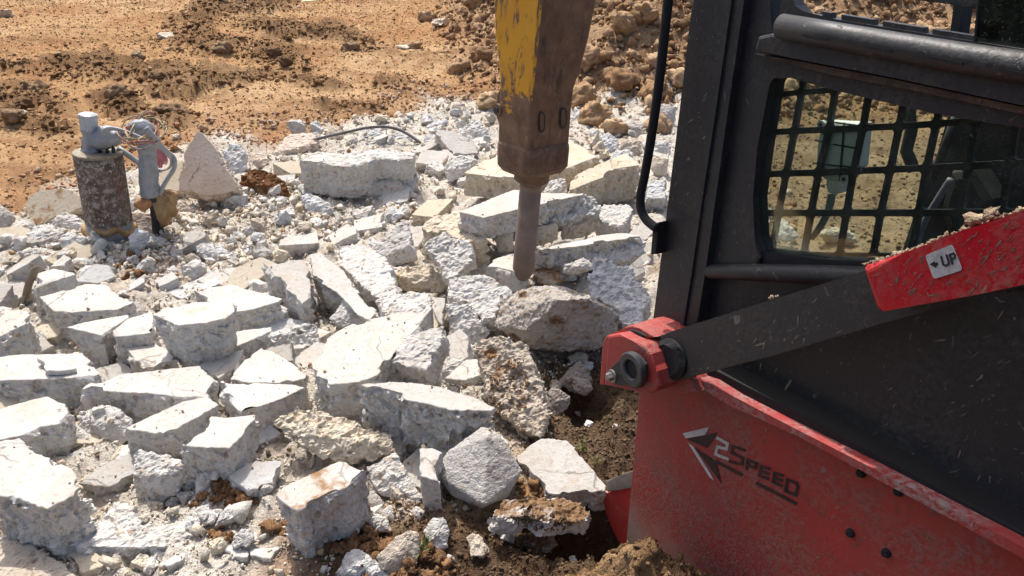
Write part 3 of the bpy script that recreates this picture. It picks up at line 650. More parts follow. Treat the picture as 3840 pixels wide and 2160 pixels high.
RK('e', [(1070, 1285), (1100, 1180), (1400, 1050), (1550, 1140), (1572, 1225), (1220, 1310)], 'pointed pale chunk overhanging a dark gap right of the chisel tip', lean=40, zb=.12, push=((1300, 1200, .25),))
RK('e', [(640, 1230), (800, 1200), (1000, 1215), (1060, 1290), (1110, 1430), (950, 1490), (700, 1440), (630, 1360)], 'brown topped chunk just right of the chisel tip', lean=45, zb=.06, push=((1000, 1340, .2), (720, 1300, .2)), tint='be', stain=0.6)
S('E', [(1075, 568), (1150, 500), (1290, 462), (1400, 480), (1400, 600), (1300, 602), (1180, 575)], 'flat slab just left of and under the chisel tip', z=.16, t=.12)
S('E', [(815, 660), (860, 635), (1090, 620), (1290, 730), (1282, 780), (1200, 840), (1150, 960), (1060, 985), (980, 885), (960, 830), (800, 800)], 'rough speckled plate in front of the chisel tip', z=.14, t=.09, tilt=30, az=188, toprough=.7)
RK('E', [(775, 860), (860, 815), (960, 830), (990, 900), (1130, 1060), (1020, 1115), (1000, 1235), (840, 1195), (800, 1000)], 'rough white chunk below the speckled plate', lean=35, zb=.02, push=((960, 1000, .25), (870, 1100, .2)))
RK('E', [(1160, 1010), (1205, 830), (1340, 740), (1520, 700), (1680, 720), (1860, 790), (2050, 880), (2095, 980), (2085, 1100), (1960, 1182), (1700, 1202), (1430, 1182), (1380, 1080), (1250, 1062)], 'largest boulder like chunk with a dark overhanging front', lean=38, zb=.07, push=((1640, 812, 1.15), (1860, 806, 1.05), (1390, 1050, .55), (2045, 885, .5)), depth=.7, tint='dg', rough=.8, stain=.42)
S('E', [(1880, 640), (1910, 500), (2000, 500), (2200, 600), (2320, 760), (2290, 1000), (2120, 1012), (2060, 870), (1870, 790)], 'bluish white plate sloping right of the largest chunk beside the cab post', z=.17, t=.13, tilt=33, az=200, toprough=.8, tint='b')
S('E', [(2150, 590), (2200, 540), (2260, 490), (2285, 600), (2200, 650)], 'small upright shard against the cab post above the bluish plate', z=.16, t=.05, tilt=45, az=200, name='concrete_shard', cat='concrete shard')
S('E', [(1000, 1130), (1180, 1085), (1380, 1110), (1430, 1220), (1520, 1449), (1560, 1660), (1500, 1840), (1390, 1810), (1150, 1600), (1080, 1449), (1010, 1250)], 'tall rough slab below the largest chunk with brown soil stuck on its face', z=.10, t=.13, tilt=38, az=192, toprough=1.0, tint='be', stain=.45)
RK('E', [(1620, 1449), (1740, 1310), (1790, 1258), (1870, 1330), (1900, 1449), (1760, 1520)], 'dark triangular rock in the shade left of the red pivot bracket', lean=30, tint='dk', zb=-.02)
RK('E', [(1700, 1245), (1790, 1190), (1870, 1220), (1862, 1290), (1740, 1300)], 'round pale stone under the overhang of the largest chunk', lean=40, tint='y', zb=.0, rough=.6)
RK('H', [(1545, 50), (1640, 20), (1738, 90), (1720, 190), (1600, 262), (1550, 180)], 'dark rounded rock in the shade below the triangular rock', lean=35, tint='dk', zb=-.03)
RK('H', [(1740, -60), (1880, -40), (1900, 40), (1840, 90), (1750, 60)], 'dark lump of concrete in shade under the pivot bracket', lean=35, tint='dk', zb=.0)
S('E', [(682, 790), (785, 798), (772, 880), (762, 1010), (720, 960), (690, 880)], 'bright narrow slab between the largest slab and the speckled plate', z=.1, t=.1, tilt=28, az=190)
S('E', [(255, 812), (400, 770), (520, 750), (670, 768), (690, 870), (640, 930), (420, 945), (295, 900)], 'rough white slab above the largest middle slab', z=.22, t=.16, tilt=8, az=180, toprough=.9)
RK('E', [(160, 985), (230, 945), (297, 960), (292, 1015), (190, 1038)], 'small grey stone lying on the largest middle slab', zb=.21, lean=45, tint='g')
RK('E', [(-110, 960), (0, 840), (130, 858), (222, 920), (165, 1000), (90, 1002), (0, 1030)], 'rough white chunk left of the small grey stone', lean=45, zb=.08)
RK('D', [(1465, 400), (1560, 368), (1680, 410), (1790, 480), (1785, 560), (1670, 577), (1490, 470)], 'lone bluish white rock lying on gravel in the left middle', lean=55, zb=.03, tint='b')
S('D', [(245, 745), (280, 612), (410, 575), (560, 605), (580, 622), (360, 692)], 'small cream slab at left with a long grey side', z=.17, t=.16, tilt=3, az=160)
S('D', [(-80, 870), (30, 862), (262, 912), (200, 990), (0, 1090), (-80, 1095)], 'thick slab cut off by the left edge with a big shaded front', z=.22, t=.20, taper=1.05)
S('D', [(-70, 690), (50, 690), (95, 705), (0, 832), (-70, 850)], 'grey slab edge at the far left above the thick slab', z=.15, t=.1, tilt=15, az=150, tint='g')
# --- back band
S('a', [(330, 600), (450, 400), (560, 205), (622, 240), (880, 500), (960, 700), (1192, 1050), (1120, 1110), (960, 1160), (700, 1190), (480, 1120), (290, 1090), (290, 1000), (345, 700)], 'tall pinkish slab fragment standing upright right of the wrapped conduit', z=.13, t=.15, tilt=58, az=178, tint='p', toprough=.3, ext=(0, -.75, .66))
S('a', [(-20, 850), (90, 800), (340, 650), (335, 1000), (280, 1110), (0, 1110)], 'pale slab behind the wrapped conduit, left of the pinkish fragment', z=.10, t=.12, tilt=40, az=185, tint='y')
RK('a', [(180, 1330), (300, 1220), (560, 1410), (430, 1470), (200, 1500)], 'pale wedge under the left foot of the pinkish fragment', lean=35, tint='be')
RK('a', [(910, 510), (1050, 392), (1220, 380), (1310, 520), (1305, 800), (1200, 905), (1080, 900), (960, 690)], 'blue white lump right behind the pinkish fragment', lean=38, push=((1130, 690, .25),), tint='b', rough=1.3)
RK('a', [(1300, 800), (1340, 522), (1550, 520), (1665, 620), (1600, 740), (1330, 782)], 'small cream chunk right of the blue white lump', lean=45, tint='p')
S('a', [(1690, 492), (1930, 245), (2150, 228), (2370, 232), (2360, 392), (1900, 500), (1750, 540)], 'flat pink and grey chunk lying in dirt under the bent rebar', z=.06, t=.08, tilt=18, az=180, tint='p', toprough=.5)
RK('a', [(1150, 1200), (1210, 900), (1380, 772), (1600, 780), (1900, 950), (1955, 1180), (1900, 1222), (1290, 1242)], 'brown soil covered boulder right of the pinkish fragment', lean=35, tint='br', zb=.02, rough=1.3, stain=0.8)
RK('a', [(2090, 1185), (2260, 1112), (2560, 1270), (2640, 1410), (2500, 1520), (2230, 1470)], 'bluish white lump left of the lower long bar at the back', lean=45, tint='b', zb=.02)
RK('a', [(1700, 1300), (1830, 1172), (1940, 1280), (2020, 1392), (1960, 1372), (1760, 1342)], 'small pointed stone on orange gravel in front of the brown boulder', lean=50)
S('b', [(-510, 622), (-200, 560), (0, 545), (200, 560), (560, 478), (940, 462), (1285, 545), (1250, 625), (980, 640), (700, 612), (560, 690), (200, 745), (-100, 692), (-350, 655)], 'long thick slab lying level at the back left of the breaker', z=.27, t=.22, tilt=8, az=175, toprough=.7, rough=.8)
RK('b', [(85, 1060), (180, 1000), (420, 958), (700, 960), (1040, 930), (1150, 1065), (1040, 1182), (500, 1222), (160, 1242)], 'lower long grey bar in front of the thick back slab', lean=30, zb=.03, push=((520, 990, .15), (950, 1000, .15)), tint='g', rough=.5)
RK('b', [(420, 340), (480, 180), (600, 95), (860, 240), (760, 335), (690, 470), (420, 472)], 'blue white lump under the arch of the rebar', lean=40, tint='b')
RK('b', [(700, 462), (720, 365), (850, 350), (1000, 202), (1180, 240), (1265, 330), (1180, 452), (860, 472)], 'blue white lump where the rebar comes down', lean=40, tint='b', push=((900, 330, .3), (1150, 290, .3)))
RK('b', [(1400, 360), (1430, 240), (1590, 240), (1735, 440), (1660, 522), (1560, 502)], 'rough bluish chunk right of the rebar end', lean=45, tint='b')
S('b', [(1580, 235), (1690, 188), (1960, 242), (2150, 322), (2230, 540), (1840, 572), (1730, 422)], 'cream plate facing the viewer left of the breaker body', z=.1, t=.15, tilt=30, az=180)
RK('b', [(1390, 185), (1480, 82), (1720, 22), (1800, 32), (1620, 202), (1540, 242)], 'bluish grey chunk at the far edge of the rubble', lean=45, tint='b', zb=.05)
RK('b', [(1790, 60), (1910, 55), (1945, 150), (1860, 212), (1680, 192)], 'small brown chunk at the far edge beside the bluish grey one', lean=45, tint='be', zb=.05)
RK('b', [(1920, 215), (2150, 8), (2280, 42), (2340, 160), (2462, 330), (2340, 412), (2110, 272)], 'peaked white chunk just left of the breaker body', lean=40, zb=.05, push=((2150, 180, .3),))
RK('b', [(1690, 805), (1800, 590), (2150, 552), (2232, 680), (2150, 760), (1960, 922), (1780, 982)], 'rough topped block left of the breaker collar', lean=40, push=((1720, 850, .2), (2190, 640, .25), (1860, 780, .3)), zb=.04)
RK('b', [(1620, 722), (1760, 562), (1800, 582), (1690, 805), (1640, 792)], 'thin dark edged piece against the rough topped block', lean=40, tint='be', zb=.05)
S('b', [(2025, 835), (2300, 650), (2700, 480), (3200, 400), (3618, 340), (4038, 588), (3600, 760), (3000, 900), (2576, 905)], 'wide yellowish slab passing behind the breaker collar', z=.23, t=.15, tilt=4, az=180, tint='y', toprough=.25, stain=0.3)
S('c', [(740, 1200), (850, 1090), (1200, 930), (1560, 780), (1680, 880), (1765, 962), (1400, 1020), (1200, 1150), (780, 1320), (700, 1340)], 'slab with a cracked cream top and dirty front between breaker and grab handle', z=.24, t=.24, tilt=8, az=185, tint='y', stain=0.25)
RK('c', [(280, 1360), (400, 1190), (650, 1130), (700, 1380), (600, 1480), (300, 1500)], 'grey white chunk behind the breaker retainer', lean=35, zb=.1)
RK('c', [(740, 120), (890, 108), (1050, 260), (1020, 402), (740, 385)], 'grey white chunk at the far edge right of the breaker body', lean=40, zb=.05, tint='b')
RK('c', [(930, 142), (1200, 170), (1500, 270), (1290, 300), (1280, 420), (1100, 402), (1050, 262)], 'tan chunk at the far edge right of the breaker body', lean=45, tint='y', zb=.06)
RK('c', [(1270, 290), (1480, 290), (1665, 482), (1500, 542), (1380, 472), (1300, 400)], 'blue white jagged chunk in the far right rubble', lean=45, tint='b', zb=.04, rough=1.4)
RK('c', [(1110, 700), (1150, 522), (1300, 442), (1462, 600), (1450, 792), (1260, 805), (1170, 840)], 'blue white boulder above the cracked cream slab', lean=42, tint='b', push=((1300, 640, .35), (1240, 700, .3)), zb=.03, rough=1.3)
RK('c', [(1570, 245), (1720, 120), (1900, 20), (1900, 290), (1700, 272)], 'cream slab end standing behind the grab handle', lean=40, tint='y', zb=.1)
RK('c', [(2020, 60), (2060, 20), (2330, 60), (2300, 370), (2200, 432), (2040, 332)], 'smooth grey chunk between the grab handle and the cab post', lean=30, tint='g', zb=.1, rough=.4)
RK('c', [(1460, 800), (1480, 580), (1820, 560), (1800, 842), (1560, 790)], 'beige chunk left of the grab handle', lean=35, tint='be', zb=.05)
RK('c', [(1560, 370), (1640, 270), (1850, 330), (1850, 500), (1700, 560), (1640, 440)], 'grey rough chunk left of the grab handle above the beige chunk', lean=40, tint='g', zb=.06)
RK('c', [(1980, 560), (2100, 530), (2260, 620), (2220, 850), (1980, 780)], 'rough grey chunk seen between grab handle and cab post', lean=40, zb=.05)
RK('c', [(1940, 860), (2000, 790), (2220, 860), (2180, 1140), (2050, 1142), (1930, 1010)], 'beige block seen between grab handle and cab post', lean=35, tint='y', zb=.04, rough=.5)
S('c', [(1880, 1190), (2000, 1165), (2170, 1150), (2150, 1470), (1860, 1480)], 'white rough block at the lower bend of the grab handle', z=.12, t=.15, tilt=30, az=185, toprough=.8, tint='b')
RK('c', [(720, 412), (890, 408), (932, 490), (740, 532)], 'small white piece right of the breaker body', lean=45)
RK('c', [(860, 545), (1040, 482), (1025, 560), (930, 605)], 'small white wedge in dark dirt right of the breaker body', lean=45)
# --- left back, round the well pipe
S('d', [(390, 420), (420, 250), (580, 142), (870, 72), (1250, 182), (1285, 360), (1060, 470), (760, 600), (560, 665), (460, 545)], 'large cream chunk half buried in dirt left behind the rusty pipe', z=.03, t=.14, tilt=48, az=190, tint='y', toprough=.3, stain=.45)
RK('d', [(-80, 310), (0, 340), (130, 420), (212, 525), (100, 722), (-80, 800)], 'grey chunk cut off by the left edge near the rusty pipe', lean=35, tint='g', rough=.5)
RK('d', [(765, 585), (850, 500), (980, 450), (1110, 490), (1235, 560), (1340, 700), (1350, 832), (1000, 742), (800, 682)], 'rounded grey white chunk left of the rusty pipe foot', lean=42, push=((980, 570, .3), (1200, 660, .3)))
RK('d', [(860, 905), (950, 790), (1050, 730), (1340, 852), (1320, 930), (1200, 1050), (1110, 1142), (1000, 1110), (930, 985)], 'chunk with a brown shaded front below the rounded grey white chunk', lean=40, zb=.03, push=((950, 870, .25), (1290, 830, .3)))
RK('d', [(380, 785), (500, 690), (650, 652), (780, 640), (1000, 752), (880, 885), (700, 850), (660, 1002), (560, 962), (420, 892)], 'low jagged white chunk in the left rubble', lean=55, zb=.04)
RK('d', [(50, 785), (150, 660), (250, 592), (430, 560), (512, 640), (340, 850), (200, 835)], 'low whitish chunk near the left edge in front of the dirt', lean=55, zb=.03)
RK('d', [(1895, 225), (2040, 250), (2060, 340), (2000, 470), (1920, 430)], 'pale chunk between the rusty pipe and the conduit', lean=35)
RK('d', [(1935, 450), (2100, 440), (2255, 462), (2312, 782), (2110, 942), (2020, 865), (1960, 565)], 'pinkish pale slab end standing between pipe foot and conduit foot', lean=30, tint='p', rough=.6, push=((2080, 760, .15),))
RK('d', [(1220, 920), (1260, 895), (1400, 912), (1445, 1000), (1380, 1082), (1215, 1042)], 'small square pale piece beside the short plastic pipe', lean=40, rough=.6)
RK('d', [(390, 1010), (560, 1000), (800, 1022), (1030, 1190), (900, 1192), (560, 1145), (420, 1185)], 'crumbling whitish lump in the left rubble below the brown fronted chunk', lean=55, zb=.02)
RK('d', [(1865, 1065), (1960, 970), (2060, 930), (2160, 982), (2140, 1050), (1990, 1092), (1900, 1102)], 'flat white stone in front of the pipe foot', lean=55)
RK('d', [(2225, 1185), (2400, 1080), (2580, 1010), (2620, 1120), (2576, 1200), (2330, 1242)], 'low white stone on the gravel in front of the conduit foot', lean=55)
RK('d', [(480, 1180), (640, 1110), (830, 1110), (890, 1200), (740, 1290), (500, 1280)], 'rough white lump above the small cream slab at left', lean=50, zb=.03)
RK('d', [(1010, 1240), (1080, 1160), (1290, 1150), (1440, 1180), (1480, 1290), (1200, 1340)], 'rough whitish lump right of the lump above the small cream slab', lean=55, zb=.03)
RK('d', [(2210, 930), (2290, 790), (2420, 860), (2400, 960), (2290, 980)], 'grey white stone at the foot of the foam wrapped pipe', lean=45)
S('d', [(1440, 1130), (1470, 1000), (1540, 1010), (1610, 1150), (1490, 1190)], 'small white triangular piece in front of the short plastic pipe', z=.05, t=.06, tilt=35, az=170, name='concrete_shard', cat='concrete shard')
# --- beyond the loader, seen through its window
RK('g', [(420, 1300), (600, 1222), (740, 1230), (850, 1300), (905, 1385), (700, 1380)], 'cream rock seen through the bottom of the cab window', lean=50, zb=.05, tint='y')
RK('g', [(40, 1180), (90, 1130), (200, 1230), (290, 1330), (150, 1380), (20, 1330)], 'pale rock behind the lower left bars of the window guard', lean=50, zb=.05)
RK('F', [(530, 190), (670, 190), (660, 400), (570, 405)], 'white block behind the lower left corner of the window guard', lean=45, zb=.1, tint='b')
RK('F', [(500, 60), (560, 50), (690, 130), (690, 200), (520, 150)], 'tan chunk behind the left edge of the window guard', lean=45, zb=.1, tint='y')
# --- slabs lying deeper in the pile, seen in the gaps
_ur = random.Random(5)
def under(mx, my, z, size, tilt, az, tint, t):
    c = at_z((mx * K0, my * K0), z); n = normal_of(tilt, az); u = n.orthogonal().normalized(); v = n.cross(u); k = _ur.choice((4, 5, 5, 6)); a0 = _ur.uniform(0, 6.28); P = []
    for i in range(k):
        a = a0 + (i + _ur.uniform(-.25, .25)) * 2 * math.pi / k; r = size * _ur.uniform(.75, 1.2); P.append(c + u * math.cos(a) * r * 1.25 + v * math.sin(a) * r * .85)
    cc = sum(P, Vector()) / k
    crisp('concrete_slab', 'UNDER', P, cc, n, n, t, _ur.uniform(.85, 1.05), (cc - EYE).dot(F_), tint, 1.0, .12, 'slabs deeper in the pile', 'concrete slab', 0.0)
K0 = 1.490683
for mx, my, sz in ((60, 660, .07), (150, 660, .06), (250, 690, .07), (330, 720, .08), (420, 700, .07), (480, 720, .11), (560, 700, .12), (620, 690, .10), (640, 760, .10), (700, 830, .11), (740, 790, .10), (770, 850, .09), (690, 900, .08), (120, 830, .10), (60, 880, .09), (260, 950, .09), (520, 960, .08), (780, 900, .08), (930, 560, .11), (1020, 600, .11), (860, 590, .10), (760, 600, .10), (1090, 640, .09), (1130, 700, .09), (970, 760, .09), (1090, 800, .09), (1180, 780, .08), (1130, 880, .09), (1180, 930, .08), (1060, 930, .08), (230, 1080, .08), (330, 1150, .08), (290, 1180, .08), (520, 1090, .07), (640, 1100, .08), (680, 1060, .07), (960, 1130, .08), (1010, 1060, .08), (1060, 1180, .07), (860, 1110, .08), (640, 1190, .08), (880, 430, .15), (1000, 480, .14), (1090, 520, .13), (1110, 400, .15), (1170, 360, .15), (1060, 370, .14), (930, 350, .14), (740, 420, .13), (700, 460, .12), (1470, 470, .13), (1590, 460, .13), (1540, 540, .12), (1620, 580, .11), (1430, 600, .10), (1480, 650, .10), (1590, 640, .10), (1520, 360, .15), (1480, 320, .16), (1620, 340, .15), (1650, 400, .13), (1360, 660, .09), (1240, 640, .09), (40, 600, .12), (110, 590, .11), (190, 640, .10), (460, 610, .10), (30, 740, .1), (20, 1000, .1)):
    under(mx, my, _ur.uniform(.05, .105), sz * _ur.uniform(.85, 1.15), _ur.uniform(4, 26), _ur.uniform(110, 250), _ur.choice(('w', 'w', 'b', 'y', 'g')), _ur.uniform(.07, .12))
finish_pieces()
# ------------------------------------------------------------------ hydraulic breaker
def build_breaker():
    YF = 3.02
    hs = math.sqrt(.5); a0 = math.radians(-3)
    e1 = Vector((-hs * math.cos(a0) - hs * math.sin(a0), hs * math.cos(a0) - hs * math.sin(a0), 0)); e2 = Vector((e1.y, -e1.x, 0))
    def solve(Fp, e, xt):
        lo, hi = .02, .8
        for _ in range(40):
            mid = (lo + hi) / 2; x = project([Fp + e * mid])[0][0]
            if (x > xt) == (e.x > 0): hi = mid
            else: lo = mid
        return lo
    rows = [(-120, 1372, 1231, 1538), (-40, 1368, 1235, 1514), (40, 1361, 1238, 1499), (110, 1354, 1241, 1485), (190, 1346, 1252, 1464), (240, 1340, 1255, 1446), (300, 1337, 1252, 1440), (385, 1334, 1250, 1434)]
    k = 1.490683; secs = []
    for y, xf, xl, xr in rows:
        Fp = at_y((xf * k, y * k), YF); secs.append((Fp, solve(Fp, e1, xl * k), solve(Fp, e2, xr * k)))
    root = empty('hydraulic_breaker', (0, 0, 0))
    cb = secs[-1][0] + e1 * secs[-1][1] / 2 + e2 * secs[-1][2] / 2
    root.location = (cb.x, cb.y, 0)
    tag(root, 'worn yellow and rusty excavator breaker with its chisel pointing down into the slabs', 'hydraulic breaker')
    def loop(sec, grow=0.0, ch=.16, dz=0):
        Fp, s1, s2 = sec; c = Fp + e1 * s1 / 2 + e2 * s2 / 2
        h1, h2 = s1 / 2 + grow, s2 / 2 + grow; q = ch * min(h1, h2); out = []
        for sx, sy, fl in ((-1, -1, 0), (1, -1, 1), (1, 1, 0), (-1, 1, 1)):
            A = [(sx * h1, sy * (h2 - q)), (sx * (h1 - q * .35), sy * (h2 - q * .35)), (sx * (h1 - q), sy * h2)]
            if fl: A = A[::-1]
            if sx * sy > 0: A = A
            out += [c + e1 * u + e2 * v + Vector((0, 0, dz)) for u, v in A]
        # order by angle
        out.sort(key=lambda p: math.atan2((p - c).dot(e2), (p - c).dot(e1))); return out
    def loft(bm, loops):
        R = [[bm.verts.new(p) for p in l] for l in loops]; n = len(R[0])
        for a, b in zip(R, R[1:]):
            for i in range(n): bm.faces.new((a[i], a[(i + 1) % n], b[(i + 1) % n], b[i]))
        bm.faces.new(R[0]); bm.faces.new(R[-1][::-1])
    bm = bmesh.new(); fine = []
    for a, b in zip(secs, secs[1:]):
        for q in range(4):
            t = q / 4; fine.append((a[0].lerp(b[0], t), a[1] + (b[1] - a[1]) * t, a[2] + (b[2] - a[2]) * t))
    fine.append(secs[-1]); loft(bm, [loop(s, ch=.14) for s in fine])
    o = part('housing', bm, M_HAM, root)
    me = o.data; at = me.attributes.new('paint', 'FLOAT', 'FACE'); zs = [secs[0][0].z, secs[-1][0].z]
    for f in me.polygons:
        nn = Vector(f.normal); zz = f.center.z
        left = max(0, nn.dot(-e2)) ** 2
        f_ = (zz - zs[1]) / (zs[0] - zs[1])
        at.data[f.index].value = left * min(1, max(0, (f_ - .10) * 3.0)) * 1.05 + (.10 if f_ > .85 else 0)
    # collar at the foot
    last = secs[-1]; bm = bmesh.new()
    zf = last[0].z; zb_ = at_y((1334 * k, 455 * k), YF).z
    loft(bm, [loop(last, .002, .3, .012), loop(last, .009, .3, 0), loop(last, .012, .32, -.02), loop(last, .011, .34, zb_ - zf + .022), loop(last, -.004, .36, zb_ - zf)])
    part('collar', bm, M_RUST, root)
    foot = cb.copy(); foot.z = zb_
    tip = at_y((1314 * k, 702 * k), cb.y - .02); ax = (foot - tip).normalized()
    bm = bmesh.new(); add_tube(bm, [foot + ax * .02, foot - ax * .004, foot - ax * .012, foot - ax * .045, foot - ax * .06], [.083, .083, .080, .078, .058], 32)
    part('retainer_ring', bm, M_RUST, root, True)
    bm = bmesh.new(); L = (foot - tip).length - .05
    sts = [(0, .050), (.03, .0495), (.032, .047), (.05, .047), (.053, .0495), (L * .5, .050), (L * .8, .0505), (L - .055, .0505), (L - .028, .044), (L - .008, .034), (L, .026)]
    add_tube(bm, [foot - ax * (.05 + s) for s, r in sts], [r for s, r in sts], 36)
    part('chisel', bm, M_TOOL, root, True)
    # two oval keyways in the right face, bolt on the left one
    def on_face(px, e, lift):
        n = Vector((e.y, -e.x, 0)); n = n if n.y < 0 else -n
        p0 = secs[-2][0]; return on_plane((px[0] * k, px[1] * k), p0 + n * lift, n), n
    for cx, cy, w, h in ((1363, 307, 7, 25), (1417, 297, 7.5, 25)):
        rim, inn = bmesh.new(), bmesh.new()
        def oval(s, lift):
            out = []
            for q in range(20):
                t = 2 * math.pi * q / 20; yy = math.sin(t); xx = math.cos(t)
                yy = math.copysign(abs(yy) ** .6, yy)
                out.append(on_face((cx + w * s * xx, cy + h * (1 - (1 - s) * .3) * yy), e2, lift)[0])
            return out
        add_prism(rim, oval(1.25, .004), oval(1.25, -.012)); part('keyway_rim', rim, M_BLK, root)
        add_prism(inn, oval(.75, .006), oval(.75, -.012)); part('keyway_plug', inn, M_RUST, root)
    for cx, cy, r1 in ((1255, 276, 8),):
        bm = bmesh.new(); c0, n = on_face((cx, cy), e1, -.006)
        add_tube(bm, [c0, c0 + n * .012], [.026, .026], 20); part('boss', bm, M_RUST, root)
        bm = bmesh.new(); add_tube(bm, [c0 + n * .01, c0 + n * .017], [.013, .012], 14); part('bolt', bm, M_BLK, root)
    # side rib on the left rear corner
    bm = bmesh.new()
    s = secs[-2]; pL = s[0] + e1 * s[1]
    pts = [(pL + Vector((0, 0, dz))) + e1 * ex for dz, ex in ((.10, .0), (.055, .026), (-.035, .030), (-.085, .0))]
    pts2 = [p + e2 * .09 for p in pts]
    pts = [p + e2 * .015 for p in pts]
    add_prism(bm, pts, pts2, .006, 2); part('side_rib', bm, M_RUST, root)
    bm = bmesh.new(); l1 = loop(last, .0125, .3, -.004)
    pl = sorted(l1, key=lambda p: p.x)[:2]
    c0 = on_plane((1248 * k, 360 * k), secs[-1][0] + e1 * .0, Vector((e1.y, -e1.x, 0)) if e1.y < 0 else Vector((-e1.y, e1.x, 0)))
    bm.free()
build_breaker()

# ------------------------------------------------------------------ compact track loader
K = 1.490683
LN = Vector((-.853, -.522, 0)).normalized(); LP0 = at_z((1590 * K, 1380 * K), 0.0)
LD = Vector((.522, -.853, 0)).normalized()
def lp(p, off=0.0):
    return on_plane((p[0] * K, p[1] * K), LP0 + LN * off, LN)
LOADER = empty('track_loader', (LP0.x, LP0.y, 0))
tag(LOADER, 'muddy red and black compact track loader with a barred cab window at the right', 'track loader')
def plate(name, pts, off, thick, mat, bevel=.003, parent=None):
    f = [lp(p, off) for p in pts]; bm = bmesh.new(); add_prism(bm, f, [p - LN * thick for p in f], bevel)
    return part(name, bm, mat, parent or LOADER)
def mtube(name, pts, off, rad, mat, seg=14, parent=None, n=1):
    P = [lp(p, off) for p in pts]; P = smooth_path(P, n) if n > 1 else P
    bm = bmesh.new(); add_tube(bm, P, rad, seg); return part(name, bm, mat, parent or LOADER, True)
# red lower body
side = plate('side_panel', [(1608, 985), (1690, 930), (1752, 940), (1800, 985), (2576, 1398), (2760, 1500), (2760, 1750), (1540, 1750), (1575, 1372), (1592, 1180)], 0, .05, M_RED, .004)
fl = bmesh.new()
top = [(1748, 948), (1790, 962), (1850, 1000), (2000, 1078), (2200, 1180), (2400, 1285), (2600, 1390), (2760, 1475)]
low = [(1740, 966), (1785, 986), (1846, 1030), (1880, 1036), (2005, 1096), (2200, 1202), (2400, 1310), (2600, 1420), (2760, 1508)]
add_prism(fl, [lp(p, .045) for p in low] + [lp(p, .045) for p in top[::-1]], [lp(p, .045) - LN * .043 for p in low] + [lp(p, .045) - LN * .043 for p in top[::-1]], .004)
part('panel_flange', fl, M_REDDUST, LOADER)
plate('rubber_edge', [(1755, 928), (1800, 930), (2000, 1035), (2300, 1195), (2760, 1440), (2760, 1480), (2300, 1235), (2000, 1075), (1850, 996), (1790, 958)], .02, .06, M_RUBBER, .004)
plate('track_guard', [(1515, 1245), (1545, 1232), (1600, 1222), (1600, 1400), (1572, 1395), (1540, 1330), (1522, 1290)], -.03, .05, M_REDLOW, .004)
plate('wear_strip', [(1525, 1210), (1560, 1196), (1600, 1180), (1600, 1226), (1545, 1234), (1528, 1236)], -.02, .03, M_STEEL, .003)
for x, y, r in ((2168, 1189, 13), (2262, 1236, 13), (2141, 1340, 12), (2231, 1390, 13)):
    bm = bmesh.new(); c = lp((x, y), .0); rr = r / FPX * K * (c - EYE).dot(F_) * .95
    add_tube(bm, [c - LN * .004, c + LN * .004, c + LN * .009], [rr, rr, rr * .7], 18); part('rubber_plug', bm, M_RUBBER, side)
# "2 SPEED" decal
def it(p): return (1717.3 + p[0] / 3, 966 + p[1] / 3)
def strokes(name, lines, w, mat, parent, off, tile=it, closed=()):
    """flat printed lettering: each stroke a thin ribbon lying on the panel"""
    bm = bmesh.new()
    for li, L in enumerate(lines):
        for a, b in zip(L, L[1:]):
            a, b = Vector((*a, 0)), Vector((*b, 0)); d = (b - a).normalized(); n = Vector((-d.y, d.x, 0)) * w / 2; e = d * w * .45
            q = [a - n - e, b - n + e, b + n + e, a + n - e]
            f = [lp(tile(p), off) for p in q]
            add_prism(bm, f, [p - LN * .0008 for p in f])
            off += .00004
    return part(name, bm, mat, parent)
strokes('numeral', [[(262, 408), (338, 450), (330, 492), (262, 474), (247, 530), (338, 566)]], 22, M_WHITE, side, .0022)
strokes('lettering', [[(462, 500), (376, 470), (368, 520), (452, 560), (446, 606), (356, 586)],
                      [(478, 640), (488, 575), (556, 600), (548, 632), (486, 616)],
                      [(652, 640), (590, 622), (576, 690), (640, 716)], [(584, 658), (642, 676)],
                      [(752, 692), (690, 672), (678, 740), (742, 768)], [(686, 708), (744, 728)],
                      [(774, 802), (786, 720), (852, 748), (866, 775), (848, 838), (770, 806)],
                      ], 19, M_INK, side, .0022)
strokes('underline', [[(255, 588), (345, 634), (440, 684)]], 22, M_INK, side, .0022)
strokes('underline', [[(560, 752), (700, 822), (848, 900)]], 22, M_INK, side, .0022)
def flat(name, pts, mat, off=.0022, parent=None, tile=it):
    f = [lp(tile(p), off) for p in pts]; bm = bmesh.new(); add_prism(bm, f, [p - LN * .0008 for p in f]); return part(name, bm, mat, parent or side)
flat('white_arrow', [(0, 372), (200, 325), (168, 385), (22, 410)], M_WHITE)
flat('black_arrow', [(30, 418), (262, 365), (182, 482)], M_INK)
flat('white_arrow', [(38, 443), (78, 468), (205, 670), (235, 727), (200, 700)], M_WHITE)
flat('black_arrow', [(92, 482), (252, 585), (262, 640), (292, 752), (218, 648)], M_INK)
